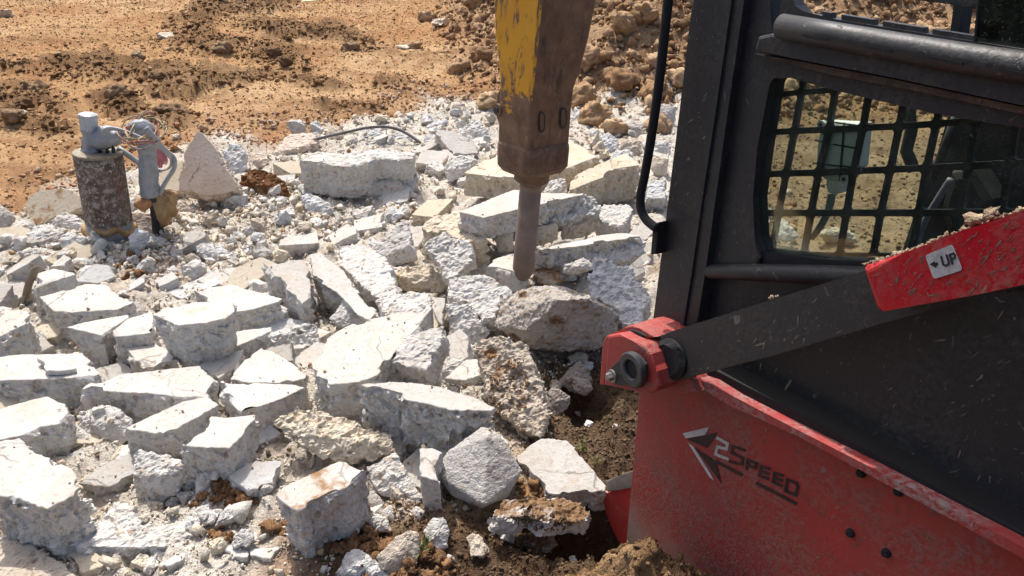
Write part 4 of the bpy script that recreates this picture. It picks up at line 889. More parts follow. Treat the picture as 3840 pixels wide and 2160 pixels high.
# cab: lower side, post, rails
cab = plate('cab_side_panel', [(1690, 820), (1775, 640), (2165, 655), (2760, 640), (2760, 1500), (2500, 1330), (1760, 945), (1690, 945)], -.035, .03, M_BLACK, .004)
plate('cab_post', [(1752, -90), (1736, 50), (1717, 217), (1640, 830), (1628, 900), (1740, 925), (1762, 760), (1778, 660), (1800, 500), (1835, 250), (1872, 0), (1886, -90)], .0, .085, M_BLACK, .012)
plate('post_rib', [(1838, -90), (1822, 30), (1786, 290), (1752, 510), (1726, 700), (1706, 840), (1716, 842), (1738, 700), (1765, 510), (1799, 290), (1836, 30), (1852, -90)], .006, .012, M_BLACK, .004)
plate('window_frame', [(1880, -90), (1866, 0), (1832, 250), (1795, 520), (1772, 668), (1790, 672), (1905, 672), (1912, 648), (1893, 600), (1888, 500), (1905, 370), (1930, 210), (1944, 188), (1990, 196), (2100, 228), (2230, 258), (2345, 284), (2480, 308), (2760, 352), (2760, 200), (2300, 195), (1960, 120), (1935, 90), (1935, -90)], -.02, .05, M_BLACK, .006)
plate('lower_beam', [(1897, 127), (1906, 92), (1940, 84), (2100, 109), (2576, 196), (2760, 230), (2760, 305), (2576, 266), (2250, 196), (1990, 146)], .018, .06, M_BLACK, .006)
plate('weathered_seal', [(1893, 134), (1990, 150), (2250, 200), (2576, 270), (2760, 310), (2760, 330), (2576, 288), (2300, 228), (2100, 190), (2010, 168), (1920, 142)], -.002, .03, mat_rust('perished_brown_seal', (.055, .038, .030), (.12, .085, .065), (.30, .25, .21), 26), .004)
rail = mtube('upper_rail', [(1966, 66), (2100, 90), (2250, 117), (2420, 146), (2576, 170), (2760, 200)], .025, .0215, M_BLACK, 20)
for x0, y0, x1, y1, w in ((2018, 87, 2080, 97, 5), (2173, 113, 2243, 126, 6), (2345, 142, 2421, 157, 6.5), (2530, 175, 2620, 190, 7)):
    f = [lp(p, .0475) for p in ((x0, y0), (x1, y1), (x1, y1 + w), (x0, y0 + w))]; bm = bmesh.new(); add_prism(bm, f, [p - LN * .02 for p in f]); part('slot', bm, M_RUBBER, rail)
plate('upper_ledge', [(1985, -10), (2000, 14), (2018, 34), (2100, 48), (2450, 104), (2760, 150), (2760, 190), (2400, 142), (1962, 70), (1960, 20), (1975, -40), (1940, -90), (1985, -90)], -.02, .03, M_BLACK, .004)
for x0, x1 in ((2068, 2092), (2116, 2198), (2220, 2325), (2345, 2450)):
    yy = lambda x: 48 + (x - 2100) * .160
    plate('ledge_tooth', [(x0, yy(x0) - 15), (x1, yy(x1) - 15), (x1, yy(x1) + 8), (x0, yy(x0) + 8)], -.024, .012, M_BLACK, .001)
plate('upper_bar', [(2300, -20), (2300, 0), (2400, 12), (2462, 26), (2474, 20), (2478, -60), (2440, -60), (2440, 0), (2380, -14)], -.03, .02, M_BLACK, .003)
plate('side_bar', [(2408, -60), (2398, 20), (2390, 84), (2388, 100), (2412, 104), (2424, 20), (2436, -60)], -.28, .03, M_INT, .003)
plate('side_glass', [(2466, -60), (2452, 104), (2760, 150), (2760, -60)], -.012, .006, M_GLASS2, 0)
plate('glass_edge', [(2463, -60), (2448, 104), (2454, 106), (2469, -60)], -.010, .01, M_RUBBER, .001)
plate('seat_back', [(2545, 60), (2570, 46), (2760, 50), (2760, 300), (2540, 290), (2530, 110)], -.3, .1, M_INT, .02)
# window guard (laser cut plate) behind the pane
PX = [[(1940, 240), (1912, 334), (1893, 441), (1880, 536), (1880, 640)], [(2013, 232), (1995.6, 329.5), (1974.8, 437), (1955, 536), (1937, 640)],
      [(2098, 226), (2082.5, 326), (2055.6, 435), (2037, 536), (2018, 642)], [(2186, 216), (2167, 322), (2143.7, 431), (2126.5, 536), (2108, 645)],
      [(2280, 208), (2258.7, 318), (2236.7, 427), (2212, 536), (2192, 645)], [(2374, 200), (2351.8, 312), (2327, 423), (2307.7, 536), (2288, 646)],
      [(2478, 188), (2457, 303), (2434, 418), (2411, 536), (2390, 647)], [(2578, 178), (2558, 293), (2540, 412), (2516, 536), (2490, 648)], [(2690, 165), (2668, 283), (2650, 406), (2626, 537), (2600, 650)]]
for col in PX:
    x0, y0 = col[0]; x1, y1 = col[1]; col.insert(0, (x0 + (x0 - x1) * .9, y0 - 92)); 
bm = bmesh.new(); GO = -.075
for ci in range(len(PX) - 1):
    for ri in range(len(PX[0]) - 1):
        q = [PX[ci][ri], PX[ci + 1][ri], PX[ci + 1][ri + 1], PX[ci][ri + 1]]
        def bil(u, v):
            a = Vector(q[0]).lerp(Vector(q[1]), u); b = Vector(q[3]).lerp(Vector(q[2]), u); return a.lerp(b, v)
        bar = .076; rr = .085; nn = 5; inn = []; outr = []
        for cx, cy, a in ((1 - bar - rr, 1 - bar - rr, 0), (bar + rr, 1 - bar - rr, 90), (bar + rr, bar + rr, 180), (1 - bar - rr, bar + rr, 270)):
            for s in range(nn):
                t = math.radians(a + 90 * s / (nn - 1)); inn.append((cx + rr * math.cos(t), cy + rr * math.sin(t)))
        for u, v in inn:
            du, dv = u - .5, v - .5; m_ = max(abs(du), abs(dv)); outr.append((.5 + du / m_ * .5, .5 + dv / m_ * .5))
        F1 = [bm.verts.new(lp(bil(*p), GO)) for p in inn]; F2 = [bm.verts.new(lp(bil(*p), GO)) for p in outr]
        B1 = [bm.verts.new(lp(bil(*p), GO) - LN * .008) for p in inn]; B2 = [bm.verts.new(lp(bil(*p), GO) - LN * .008) for p in outr]
        n = len(inn)
        for i in range(n):
            j = (i + 1) % n
            bm.faces.new((F1[i], F1[j], F2[j], F2[i])); bm.faces.new((B1[j], B1[i], B2[i], B2[j])); bm.faces.new((F1[j], F1[i], B1[i], B1[j]))
bmesh.ops.remove_doubles(bm, verts=bm.verts, dist=.0004)
part('window_guard', bm, M_BLACK, LOADER)
plate('window_pane', [(1880, 150), (2760, 310), (2760, 700), (1895, 650), (1870, 500)], -.045, .005, M_GLASS, 0)
plate('sill_seal', [(1790, 640), (1895, 628), (1903, 634), (2060, 652), (2170, 660), (2760, 690), (2760, 740), (1770, 690)], -.03, .05, M_RUBBER, .004)
mtube('sill_tube', [(1768, 686), (1790, 683), (1900, 685), (2050, 690), (2200, 698), (2400, 706)], -.012, [.006, .0165, .018, .0185, .0185, .0185], M_BLACK, 18)
# dark inside of the cab at the right
inner = plate('cab_interior', [(2405, 250), (2395, 300), (2345, 430), (2300, 540), (2262, 640), (2255, 720), (2800, 760), (2800, 200)], -.42, .06, M_INT, .01)
mtube('inner_post', [(2290, 250), (2288, 290), (2292, 330), (2280, 380), (2300, 430)], -.30, .012, M_BLACK)
mtube('inner_edge', [(2405, 290), (2380, 360), (2345, 450), (2312, 540), (2282, 660)], -.33, .008, M_BLACKR)
mtube('inner_hose', [(2392, 450), (2360, 500), (2325, 560), (2300, 640)], -.28, .0065, mat_plain('blue_grey_hose', (.18, .19, .24), .35), n=5)
plate('seat_cushion', [(2385, 430), (2450, 420), (2500, 500), (2500, 620), (2380, 610), (2360, 520)], -.36, .05, M_INT, .02)
# grab handle
mtube('grab_handle', [(1690, -90), (1682, -10), (1671, 90), (1659, 200), (1640, 335), (1622, 440), (1612, 488), (1612, 522), (1622, 548), (1640, 566), (1652, 574)], .05, .0105, M_RUBBER, 16, n=5)
plate('handle_mount', [(1642, 562), (1656, 560), (1650, 640), (1636, 640)], .03, .06, M_RUBBER, .003)
# lift arm: black link plate and red arm
arm = plate('arm_link', [(1652, 846), (1700, 830), (2165, 684), (2300, 640), (2500, 580), (2700, 530), (2700, 690), (2576, 720), (2434, 755), (2217, 814), (1950, 893), (1690, 962), (1660, 930)], .085, .022, M_BLACKR, .0035)
red = bmesh.new()
outl = [(2165, 676), (2172, 668), (2270, 638), (2417, 582), (2576, 530), (2760, 470), (2760, 670), (2576, 716), (2450, 743), (2222, 783), (2206, 785), (2198, 776)]
f = [lp(p, .16) for p in outl]; add_prism(red, f, [p - LN * .07 for p in f], .014, 4)
rarm = part('lift_arm', red, M_REDARM, LOADER)
# UP decal
def Ft(p): return (1717.3 + p[0] / 3, 483 + p[1] / 3)
dq = [(1828, 478), (2032, 395), (2112, 590), (1893, 658)]
rc = []
for i in range(4):
    a, b, c = Vector(dq[i - 1]), Vector(dq[i]), Vector(dq[(i + 1) % 4]); r = 26
    p1 = b + (a - b).normalized() * r; p2 = b + (c - b).normalized() * r
    for t in (0, .25, .5, .75, 1): rc.append(((1 - t) ** 2 * p1 + 2 * t * (1 - t) * b + t * t * p2)[:])
dec = flat('decal', rc, M_WHITE, .1622, rarm, Ft)
flat('arrow', [(1864, 545), (1900, 522), (1903, 536), (1920, 530), (1926, 552), (1909, 558), (1912, 573)], M_INK, .1632, dec, Ft)
strokes('lettering', [[(1950, 492), (1966, 548), (1984, 556), (2004, 546), (2008, 530), (1990, 478)], [(2034, 540), (2014, 474), (2042, 464), (2054, 478), (2052, 496), (2026, 508)]], 14, M_INK, dec, .1632, Ft)
# pivot bracket
M_COLLAR = mat_plain('worn_black_steel', (.075, .075, .078), .4, .3, .4, 50)
def ft(p): return (1502.7 + p[0] / 6, 791.6 + p[1] / 6)
br = plate('pivot_bracket', [ft(p) for p in ((150, 320), (340, 290), (440, 350), (560, 410), (700, 470), (800, 600), (850, 780), (890, 860), (925, 1080), (880, 1160), (800, 1195), (640, 1165), (250, 1085), (100, 1070))], .135, .05, M_RED, .006)
plate('bracket_side', [ft(p) for p in ((75, 420), (130, 320), (330, 240), (420, 180), (520, 165), (640, 205), (880, 340), (560, 400), (340, 300), (150, 330), (105, 1065), (30, 1060))], .10, .10, M_RED, .004)
plate('bracket_recess', [ft(p) for p in ((340, 275), (480, 225), (560, 235), (740, 320), (560, 380))], .104, .03, M_RUBBER, .003)
plate('bracket_foot', [ft(p) for p in ((880, 1000), (1000, 960), (1350, 900), (1420, 1000), (1500, 1180), (1300, 1230), (1100, 1200), (930, 1130))], .07, .07, M_RED, .006)
bm = bmesh.new(); c = lp(ft((1010, 700)), .11)
add_tube(bm, [c - LN * .03, c - LN * .018, c - LN * .012], [.047, .047, .036], 24)
for vv in bm.verts: vv.co += LN * .006 * float(vnoise([vv.co], .02, 4)[0])
part('greasy_bush', bm, M_RUBBER, LOADER)
bm = bmesh.new(); c = lp(ft((560, 830)), .135)
R1 = .041
add_lathe(bm, c, LN, [(-.002, R1 * 1.04), (.010, R1 * 1.04), (.012, R1 * .98)], 40)
pin = part('pivot_pin', bm, M_BLACKR, br, False)
a_ = [ft(p) for p in ((370, 640), (560, 590), (700, 760), (690, 1000), (560, 1075), (300, 1070), (160, 1010), (140, 880), (200, 790))]
plate('pin_keeper', a_, .148, .012, M_BLACK, .003, br)
bm = bmesh.new(); c = lp(ft((545, 815)), .150)
add_lathe(bm, c, LN, [(-.004, R1), (.007, R1), (.010, R1 * .93), (.010, R1 * .62), (.0072, R1 * .55), (.0003, R1 * .54)], 40); part('pin_collar', bm, M_COLLAR, br)
bm = bmesh.new(); add_lathe(bm, c, LN, [(.0003, R1 * .53), (.0016, R1 * .53)], 24); part('pin_bore', bm, M_INT, br)
bm = bmesh.new(); c = lp(ft((230, 925)), .148)
add_tube(bm, [c, c + LN * .004], [.0165, .0165], 24); part('washer', bm, M_STEEL, br)
bm = bmesh.new(); c = lp(ft((205, 930)), .152); add_tube(bm, [c, c + LN * .010, c + LN * .012], [.0105, .0105, .008], 6); part('bolt', bm, M_STEEL, br)

# junction box strapped to the window guard
JB = empty('junction_box', lp((2105, 380), -.1)); tag(JB, 'pale grey electrical box strapped to the window guard with black ties', 'junction box')
def jplate(name, pts, off, th, mat, bev=.003, parent=JB):
    f = [lp(p, off) for p in pts]; bm = bmesh.new(); add_prism(bm, f, [p - LN * th for p in f], bev); return part(name, bm, mat, parent)
bx = jplate('box_body', [(2066, 306), (2160, 312), (2150, 420), (2140, 430), (2122, 455), (2072, 452), (2050, 420), (2058, 360)], -.088, .04, M_BOX, .005)
for x, y in ((2066, 314), (2124, 451)):
    bm = bmesh.new(); c0 = lp((x, y), -.086); add_tube(bm, [c0 - LN * .006, c0 + LN * .002], [.0085, .0085], 18); lug = part('mounting_lug', bm, M_BOX, JB)
    bm = bmesh.new(); add_tube(bm, [c0 + LN * .001, c0 + LN * .0028], [.004, .004], 12); part('screw_hole', bm, M_BLK, lug)
jplate('cable_gland', [(2077, 452), (2112, 455), (2116, 470), (2112, 484), (2096, 490), (2080, 482), (2077, 468)], -.092, .028, M_BOX, .004)
for pts in ([(2050, 352), (2092, 362), (2150, 372)], [(2046, 410), (2092, 416), (2142, 420)], [(2124, 308), (2118, 380), (2112, 456)], [(2092, 300), (2090, 318), (2096, 330)], [(2100, 308), (2130, 312), (2162, 316)]):
    mtube('strap', pts, -.0855, .0017, M_RUBBER, 6, JB, 3)
for d in (0, 9):
    mtube('cable', [(2088 + d, 488), (2083 + d, 515), (2070 + d, 550), (2048 + d, 585), (2034 + d, 600)], -.10, .0045, M_CABLE, 10, JB, 4)

# ------------------------------------------------------------------ well casing, conduit, wires
WB = at_z((279 * K, 618 * K), 0.0); WY = WB.y
def wp(p, dy=0.0): return at_y((p[0] * K, p[1] * K), WY + dy)
depth_w = (WB - EYE).dot(F_)
def pr(px): return px * K / FPX * depth_w
WELL = empty('well_casing', (WB.x, WB.y, 0)); tag(WELL, 'rusty steel well pipe standing in the rubble under a bolted cap', 'well pipe')
RW = pr(53)
A0, A1, A2 = wp((246, 386)), wp((276, 566)), wp((286, 640))
axw = (A0 - A1).normalized()
bm = bmesh.new(); nseg = 14
add_tube(bm, [A0.lerp(A1, i / nseg) for i in range(nseg + 1)], [RW] * (nseg + 1), 40); part('casing', bm, M_CASING, WELL, True)
bm = bmesh.new(); add_tube(bm, [A0 - axw * .004, A0 - axw * .004 + axw * .012, A0 + axw * .011], [RW * 1.015, RW * 1.015, RW * .97], 40); part('cap', bm, mat_plain('dirty_brass_cap', (.30, .25, .17), .6, var=.5, scale=40), WELL, False)
bm = bmesh.new(); add_tube(bm, [A1 + axw * .03, A1 - axw * .02, A1.lerp(A2, .4), A2 - axw * .05], [RW * .99, RW * 1.06, RW * 1.08, RW * 1.12], 32); part('plastic_sleeve', bm, M_WRAP, WELL, True)
bm = bmesh.new(); ring = []
for i in range(34):
    t = 2 * math.pi * i / 34; wv = .016 * math.sin(3 * t + 1.2) + .012 * math.sin(7 * t)
    u = axw.orthogonal().normalized(); v = axw.cross(u)
    ring.append(A1 + axw * (-.005 + wv) + (u * math.cos(t) + v * math.sin(t)) * RW * (1.03 + .03 * math.sin(5 * t)))
add_tube(bm, ring + ring[:1], [.013 + .007 * abs(math.sin(2.3 * i)) for i in range(35)], 9, False); part('foam_collar', bm, M_FOAM, WELL, True)
for px, col in (((208, 378), M_BLK), ((232, 389), mat_plain('faded_red_bolt', (.30, .10, .09), .6)), ((252, 382), M_BLK), ((285, 374), M_BLK), ((270, 381), M_BLK)):
    bm = bmesh.new(); c0 = wp(px, -.01) ; add_tube(bm, [c0 - axw * .02, c0 + axw * .004], [.010, .010], 6); add_tube(bm, [c0, c0 + axw * (.022 if col is M_BLK else .008)], [.0065, .006], 10); part('cap_bolt', bm, col, WELL)
COND = empty('wrapped_conduit', wp((380, 600))); tag(COND, 'grey tape wrapped conduit bending out of the well cap and down into foam', 'conduit')
def wtube(name, pts, rad, mat, parent, dy=0.0, seg=16, n=5, flat=1.0):
    if mat is M_TAPE: n = 9
    P = [wp(p[:2], (p[2] if len(p) > 2 else 0) + dy) for p in pts]
    rr = rad if isinstance(rad, list) else [rad] * len(P)
    if n > 1:
        Q = smooth_path(P, n); ri = np.interp(np.linspace(0, len(P) - 1, len(Q)), range(len(P)), [pr(x) for x in rr]); P = Q; rr = [float(x) for x in ri]
    else: rr = [pr(x) for x in rr]
    tape = mat in (M_TAPE, M_WRAP)
    bm = bmesh.new(); add_tube(bm, P, rr, 36 if tape else seg, True, flat)
    if tape:
        bm.normal_update(); X = np.array([v.co[:] for v in bm.verts]); dn = .0065 * fbm(X, .06, 3, 300) + .004 * (1 - 2 * np.abs(vnoise(X, .03, 305)))
        for v, q in zip(bm.verts, dn): v.co += v.normal * float(q)
    return part(name, bm, mat, parent, True)
# capped stub: a square plastic wrapped top over a round riser
wtube('riser', [(230, 380), (229, 360), (227, 338), (225, 325)], [19.5, 19, 18, 17], M_TAPE, COND)
wtube('black_band', [(225.5, 330), (224.5, 322)], [16.6, 16.4], M_BLK, COND, n=1)
bm = bmesh.new(); cA, cB = wp((225, 326)), wp((221, 288)); axs = (cB - cA).normalized(); u = Vector((.94, -.34, 0)); u = (u - axs * u.dot(axs)).normalized(); v = axs.cross(u)
def sq(c, s): return [c + (u * a + v * b) * s for a, b in ((-1, -.55), (-.55, -1), (.55, -1), (1, -.55), (1, .55), (.55, 1), (-.55, 1), (-1, .55))]
L0, L1, L2, L3 = sq(cA, pr(16.5)), sq(cA.lerp(cB, .7), pr(17.2)), sq(cB, pr(18.2)), sq(cB + axs * .006, pr(13))
Rr = [[bm.verts.new(p) for p in l] for l in (L0, L1, L2, L3)]
for a, b in zip(Rr, Rr[1:]):
    for i in range(8): bm.faces.new((a[i], a[(i + 1) % 8], b[(i + 1) % 8], b[i]))
bm.faces.new(Rr[-1]); bm.faces.new(Rr[0][::-1]); part('plastic_cap', bm, M_CAPW, COND)
flap = bmesh.new(); fp = [wp((212, 292), -.03), wp((203, 294), -.02), wp((202, 305), -.02), wp((213, 308), -.035)]; add_prism(flap, fp, [p + Vector((0, .003, 0)) for p in fp]); part('plastic_flap', flap, M_CAPW, COND)
wtube('elbow', [(232, 352), (250, 349), (272, 344), (290, 344), (312, 340), (340, 333)], [20, 25, 25, 20, 15, 15], M_TAPE, COND, .01)
wtube('bend', [(326, 337), (342, 322), (358, 322), (370, 336), (372, 356), (371, 380)], [15, 18, 20.5, 21, 20.5, 20], M_TAPE, COND, .015)
wtube('drop_pipe', [(369, 370), (371, 400), (374, 440), (378, 480), (380, 492)], [20, 20, 20.5, 21, 20], M_TAPE, COND, .012)
wtube('black_pipe', [(380, 488), (388, 505), (394, 545), (402, 620)], [15, 13, 13, 14], M_BLK, COND, .01)
bm = bmesh.new(); bmesh.ops.create_icosphere(bm, subdivisions=4, radius=1.0)
for vv in bm.verts:
    p = vv.co.copy(); f = 1 + .45 * vnoise([p], .6, 7)[0] + .25 * vnoise([p], .25, 8)[0]; vv.co = Vector((p.x * pr(37), p.y * pr(24), p.z * pr(40))) * float(f)
bmesh.ops.translate(bm, verts=bm.verts, vec=wp((412, 522), .03)); part('foam', bm, M_FOAM, COND, True)
bm = bmesh.new(); bmesh.ops.create_icosphere(bm, subdivisions=3, radius=1.0)
for vv in bm.verts:
    p = vv.co.copy(); f = 1 + .3 * vnoise([p], .6, 9)[0]; vv.co = Vector((p.x * pr(24), p.y * pr(14), p.z * pr(15))) * float(f)
bmesh.ops.translate(bm, verts=bm.verts, vec=wp((362, 512), -.01)); part('brown_foam_lump', bm, mat_rust('brown_foam', (.38, .17, .07), (.50, .27, .12), (.62, .42, .24), 25), COND, True)
WI = empty('wire_coil', wp((360, 345))); tag(WI, 'loops of orange, yellow and red wires hanging round the wrapped conduit', 'wire coil')
for i in range(7):
    c0x, c0y = 354 + random.uniform(-6, 12), 331 + random.uniform(-4, 6); rx, ry = 52 + random.uniform(-14, 12), 38 + random.uniform(-8, 9); tw = random.uniform(-.2, .2)
    pts = []
    for q in range(25):
        t = 2 * math.pi * q / 24; pts.append((c0x + rx * math.cos(t) + 11 * math.sin(2 * t + i * 2.1) + .25 * ry * math.sin(t), c0y - ry * math.sin(t) * (.9 + .1 * math.sin(t)) + 7 * math.cos(3 * t + i) - 5 * math.cos(t), .09 * math.sin(t) + (.04 * math.cos(t + tw)) - .03))
    wtube('wire', pts, 1.5, WIRES[i % 5], WI, n=2, seg=6)
CB = empty('flat_cable', wp((400, 420))); tag(CB, 'loose flat grey cable looping from the conduit elbow down to the foam', 'cable')
wtube('cable_run', [(262, 338, -.06), (268, 326, -.06), (290, 324, -.06), (330, 336, -.06), (372, 356, -.06), (405, 374, -.03), (430, 388, 0), (440, 402, 0), (438, 424, 0), (424, 446, .01), (410, 470, .01), (402, 492, .01)], 6.5, M_CABLE, CB, seg=10, n=5, flat=.6)
wtube('cable_run', [(366, 322, -.08), (385, 345, -.07), (402, 365, -.05), (420, 384, -.03), (432, 402, 0), (428, 420, .02), (412, 428, .04), (396, 424, .05)], [7.5, 7.5, 6.5, 6, 5, 4, 4, 4], M_CABLE, CB, seg=10, n=5, flat=.6)
wtube('cable_run', [(296, 372, .05), (330, 395, .06), (352, 412, .06)], 7, M_CABLE, CB, seg=10, n=2)
BG = bmesh.new(); bmesh.ops.create_icosphere(BG, subdivisions=4, radius=1.0)
for vv in BG.verts:
    p = vv.co.copy(); f = 1 + .35 * vnoise([p], .35, 19)[0] + .2 * vnoise([p], .15, 29)[0]; vv.co = Vector((p.x * pr(17), p.y * pr(8), p.z * pr(26))) * float(f)
cc = wp((402, 392), .12); tag(link('plastic_bag', bm_mesh('plastic_bag', BG, True), M_BAG, None, cc), 'crumpled pink plastic bag behind the hanging cable', 'plastic bag')

# ------------------------------------------------------------------ rebar, pipe scrap, litter, sticks
def gtube(name, tile, pts, rad, mat, label, cat, seg=10, n=8):
    P = [at_z(T(tile, p[:2]), p[2]) for p in pts]; c = P[0].copy(); P = smooth_path([p - c for p in P], n)
    bm = bmesh.new(); add_tube(bm, P, rad, seg); o = link(name, bm_mesh(name, bm, True), mat, None, c); return tag(o, label, cat)
P = [at_y((x * K, y * K), Y) for x, y, Y in ((682, 389, 5.35), (720, 374, 5.4), (760, 360, 5.45), (820, 344, 5.5), (870, 333, 5.55), (920, 322, 5.6), (965, 319, 5.62), (1000, 325, 5.62), (1030, 340, 5.6), (1062, 362, 5.55))]
Q = smooth_path([p - P[0] for p in P], 16); bm = bmesh.new()
add_tube(bm, Q, [.0105 + (.0022 if i % 2 else 0) for i in range(len(Q))], 8)
tag(link('rebar', bm_mesh('rebar', bm), M_BAR, None, P[0]), 'bent ribbed rebar arching out of the rubble at the back', 'rebar')
def dT(p): return T('d', p)
pv = empty('plastic_pipe', at_z(dT((1440, 1080)), .05)); tag(pv, 'short cut plastic pipe leaning among chunks at the pipe foot', 'plastic pipe')
a_, b_ = at_z(dT((1440, 1075)), .05), None
dpt = a_.y - .02; b_ = at_y(dT((1545, 925)), dpt)
ax = (b_ - a_).normalized(); bm = bmesh.new(); add_tube(bm, [a_, b_, b_ + ax * .001, b_ - ax * .05], [.026, .026, .021, .021], 20); part('pipe_wall', bm, M_PVC, pv, True)
gtube('cord_scrap', 'd', [(1500, 900, .10), (1420, 850, .12), (1385, 800, .13), (1410, 770, .14), (1450, 800, .12), (1500, 870, .10)], .009, M_PVC, 'grey loop of cord or strap beside the short plastic pipe', 'cord')
P = [at_z(T('D', (180, 870)), .02)]; y0 = P[0].y
P += [at_y(T('D', p), y0 - d) for p, d in (((195, 790), .0), ((220, 690), .01), ((255, 620), .02), ((283, 562), .03))]
Q = smooth_path([p - P[0] for p in P], 6); bm = bmesh.new(); add_tube(bm, Q, [.016] * (len(Q) - 3) + [.013, .009, .004], 8, True, .5)
tag(link('curved_stick', bm_mesh('curved_stick', bm, True), M_STICK, None, P[0]), 'curved brown strip standing up among the left slabs', 'stick')
c = at_z(T('M', (787, 15)), ground_z(*at_z(T('M', (787, 15)), .3)[:2])); 
bm = bmesh.new(); fp = [Vector((x, y, z)) for x, y, z in ((-.13, -.04, .05), (.02, -.07, .07), (.14, .02, .08), (.05, .08, .10), (-.1, .06, .09))]; add_prism(bm, fp, [p - Vector((0, 0, .006)) for p in fp])
tag(link('leaf_scrap', bm_mesh('leaf_scrap', bm), M_PALE, None, c), 'pale green scrap lying far back on the orange dirt', 'leaf')
def tuft(tile, px, z, n, h, label):
    c = at_z(T(tile, px), z); gz = float(terr(c.x, c.y)[0]); c.z = max(gz - .005, z - .03); bm = bmesh.new()
    for i in range(n):
        a = random.uniform(0, 6.28); l = h * random.uniform(.5, 1.1); lean = random.uniform(.3, 1.0); d = Vector((math.cos(a), math.sin(a), 0)); s = Vector((-d.y, d.x, 0)) * .0022
        p0 = d * random.uniform(0, .012); p1 = p0 + Vector((0, 0, l * .6)) + d * l * lean * .3; p2 = p0 + Vector((0, 0, l * (1 - .35 * lean))) + d * l * lean * .8
        vs = [bm.verts.new(p) for p in (p0 - s, p0 + s, p1 + s * .8, p1 - s * .8, p2)]
        bm.faces.new(vs[:4]); bm.faces.new((vs[3], vs[2], vs[4]))
    tag(link('grass_tuft', bm_mesh('grass_tuft', bm), M_GREEN, None, c), label, 'grass tuft')
tuft('H', (1830, 500), .02, 10, .055, 'largest green grass tuft in dark soil beside the leaning smooth plate')
tuft('H', (1920, 590), .02, 5, .03, 'small green tuft in dark soil below the largest tuft')
tuft('H', (2020, 250), .02, 5, .04, 'thin green sprouts in soil under the pivot bracket')
tuft('H', (610, 1340), .02, 9, .08, 'yellowish grass blades beside the beige boulder at the bottom')
tuft('G', (1000, 1390), .03, 8, .04, 'tiny grass sprig at the bottom edge among white gravel')
tuft('G', (1720, 1040), .03, 8, .04, 'tiny grass sprig in brown soil left of the bar shaped block')
tuft('g', (820, 80), .1, 18, .10, 'small pale weed on the soil seen through the top of the window')

# mud splashes dried on the loader
def splashes(name, poly, off, cnt, lo, hi, parent, seed):
    r = random.Random(seed); bm = bmesh.new(); xs = [p[0] for p in poly]; ys = [p[1] for p in poly]; made = 0
    while made < cnt:
        x, y = r.uniform(min(xs), max(xs)), r.uniform(min(ys), max(ys))
        if not in_poly(np.array([x]), np.array([y]), poly)[0]: continue
        L = lo + (hi - lo) * r.random() ** 3; w = L * r.uniform(.10, .34) if L > 10 else L * r.uniform(.3, .8); a = math.radians(r.gauss(-48, 30)); d = (math.cos(a), math.sin(a)); q = []
        for k in range(10):
            t = 2 * math.pi * k / 10; u = math.cos(t) * L / 2; v = math.sin(t) * w / 2 * (.35 + .65 * (.5 + .5 * math.cos(t - .6))) * r.uniform(.7, 1.2); q.append((x + d[0] * u - d[1] * v, y + d[1] * u + d[0] * v))
        f = [lp(p, off + .0006) for p in q]; add_prism(bm, f, [p - LN * .0012 for p in f]); made += 1
    o = part(name, bm, M_MUD, parent); o['kind'] = 'stuff'; return o
M_MUD = mat_plain('dried_mud_splash', (.25, .205, .15), .9, var=.5, scale=90)
splashes('mud_splash', [(1800, 900), (2240, 825), (2700, 740), (2700, 1440), (2500, 1320), (1900, 1000)], -.035, 95, 1.5, 36, cab, 1)
splashes('mud_splash', [(1720, 860), (2150, 720), (2190, 790), (1960, 880), (1730, 940)], .085, 45, 1.5, 28, arm, 2)
splashes('mud_splash', [(2180, 690), (2420, 600), (2570, 545), (2570, 700), (2440, 735), (2220, 770)], .16, 170, 2, 30, rarm, 3)
splashes('mud_splash', [(1600, 1300), (1640, 1190), (1800, 1210), (2100, 1250), (2500, 1420), (2560, 1449), (1590, 1449)], 0, 420, 1.2, 9, side, 4)
splashes('mud_splash', [(1620, 1010), (1760, 980), (2500, 1390), (2500, 1420), (1640, 1200)], 0, 160, 1.2, 8, side, 5)
splashes('mud_splash', [(1750, 0), (1840, 0), (1720, 700), (1660, 820)], 0, 26, 1.5, 18, LOADER, 6)
# ------------------------------------------------------------------ loose stones, clods, crumbs
def hull_rock(seed, n=14, flatz=.75):
    r = random.Random(seed); bm = bmesh.new()
    for i in range(n):
        v = Vector((r.gauss(0, 1), r.gauss(0, 1), r.gauss(0, 1))).normalized() * r.uniform(.8, 1.05); bm.verts.new((v.x * r.uniform(.85, 1.1), v.y * .85, v.z * flatz))
    res = bmesh.ops.convex_hull(bm, input=bm.verts)
    bmesh.ops.delete(bm, geom=list({g for g in res['geom_interior'] + res['geom_unused'] if isinstance(g, bmesh.types.BMVert)}), context='VERTS')
    bmesh.ops.triangulate(bm, faces=bm.faces); bm.verts.index_update()
    V = np.array([v.co[:] for v in bm.verts]); F = np.array([[v.index for v in f.verts] for f in bm.faces]); bm.free(); return V, F
STONES = [(V * np.array([1.0, (.55, .75, .9)[i % 3], (.4, .55, .8)[i % 3]]), F) for i, (V, F) in enumerate(hull_rock(i, 7 + i % 4, 1.0) for i in range(16))]
def ico_clod(seed, sub=1, amp=.35):
    bm = bmesh.new(); bmesh.ops.create_icosphere(bm, subdivisions=sub, radius=1.0); V = np.array([v.co[:] for v in bm.verts]); F = np.array([[v.index for v in f.verts] for f in bm.faces]); bm.free()
    f = 1 + amp * vnoise(V + seed * 3.1, .8, seed) + amp * .6 * vnoise(V + seed, .35, seed + 1); return V * f[:, None] * np.array([1, .9, .78]), F
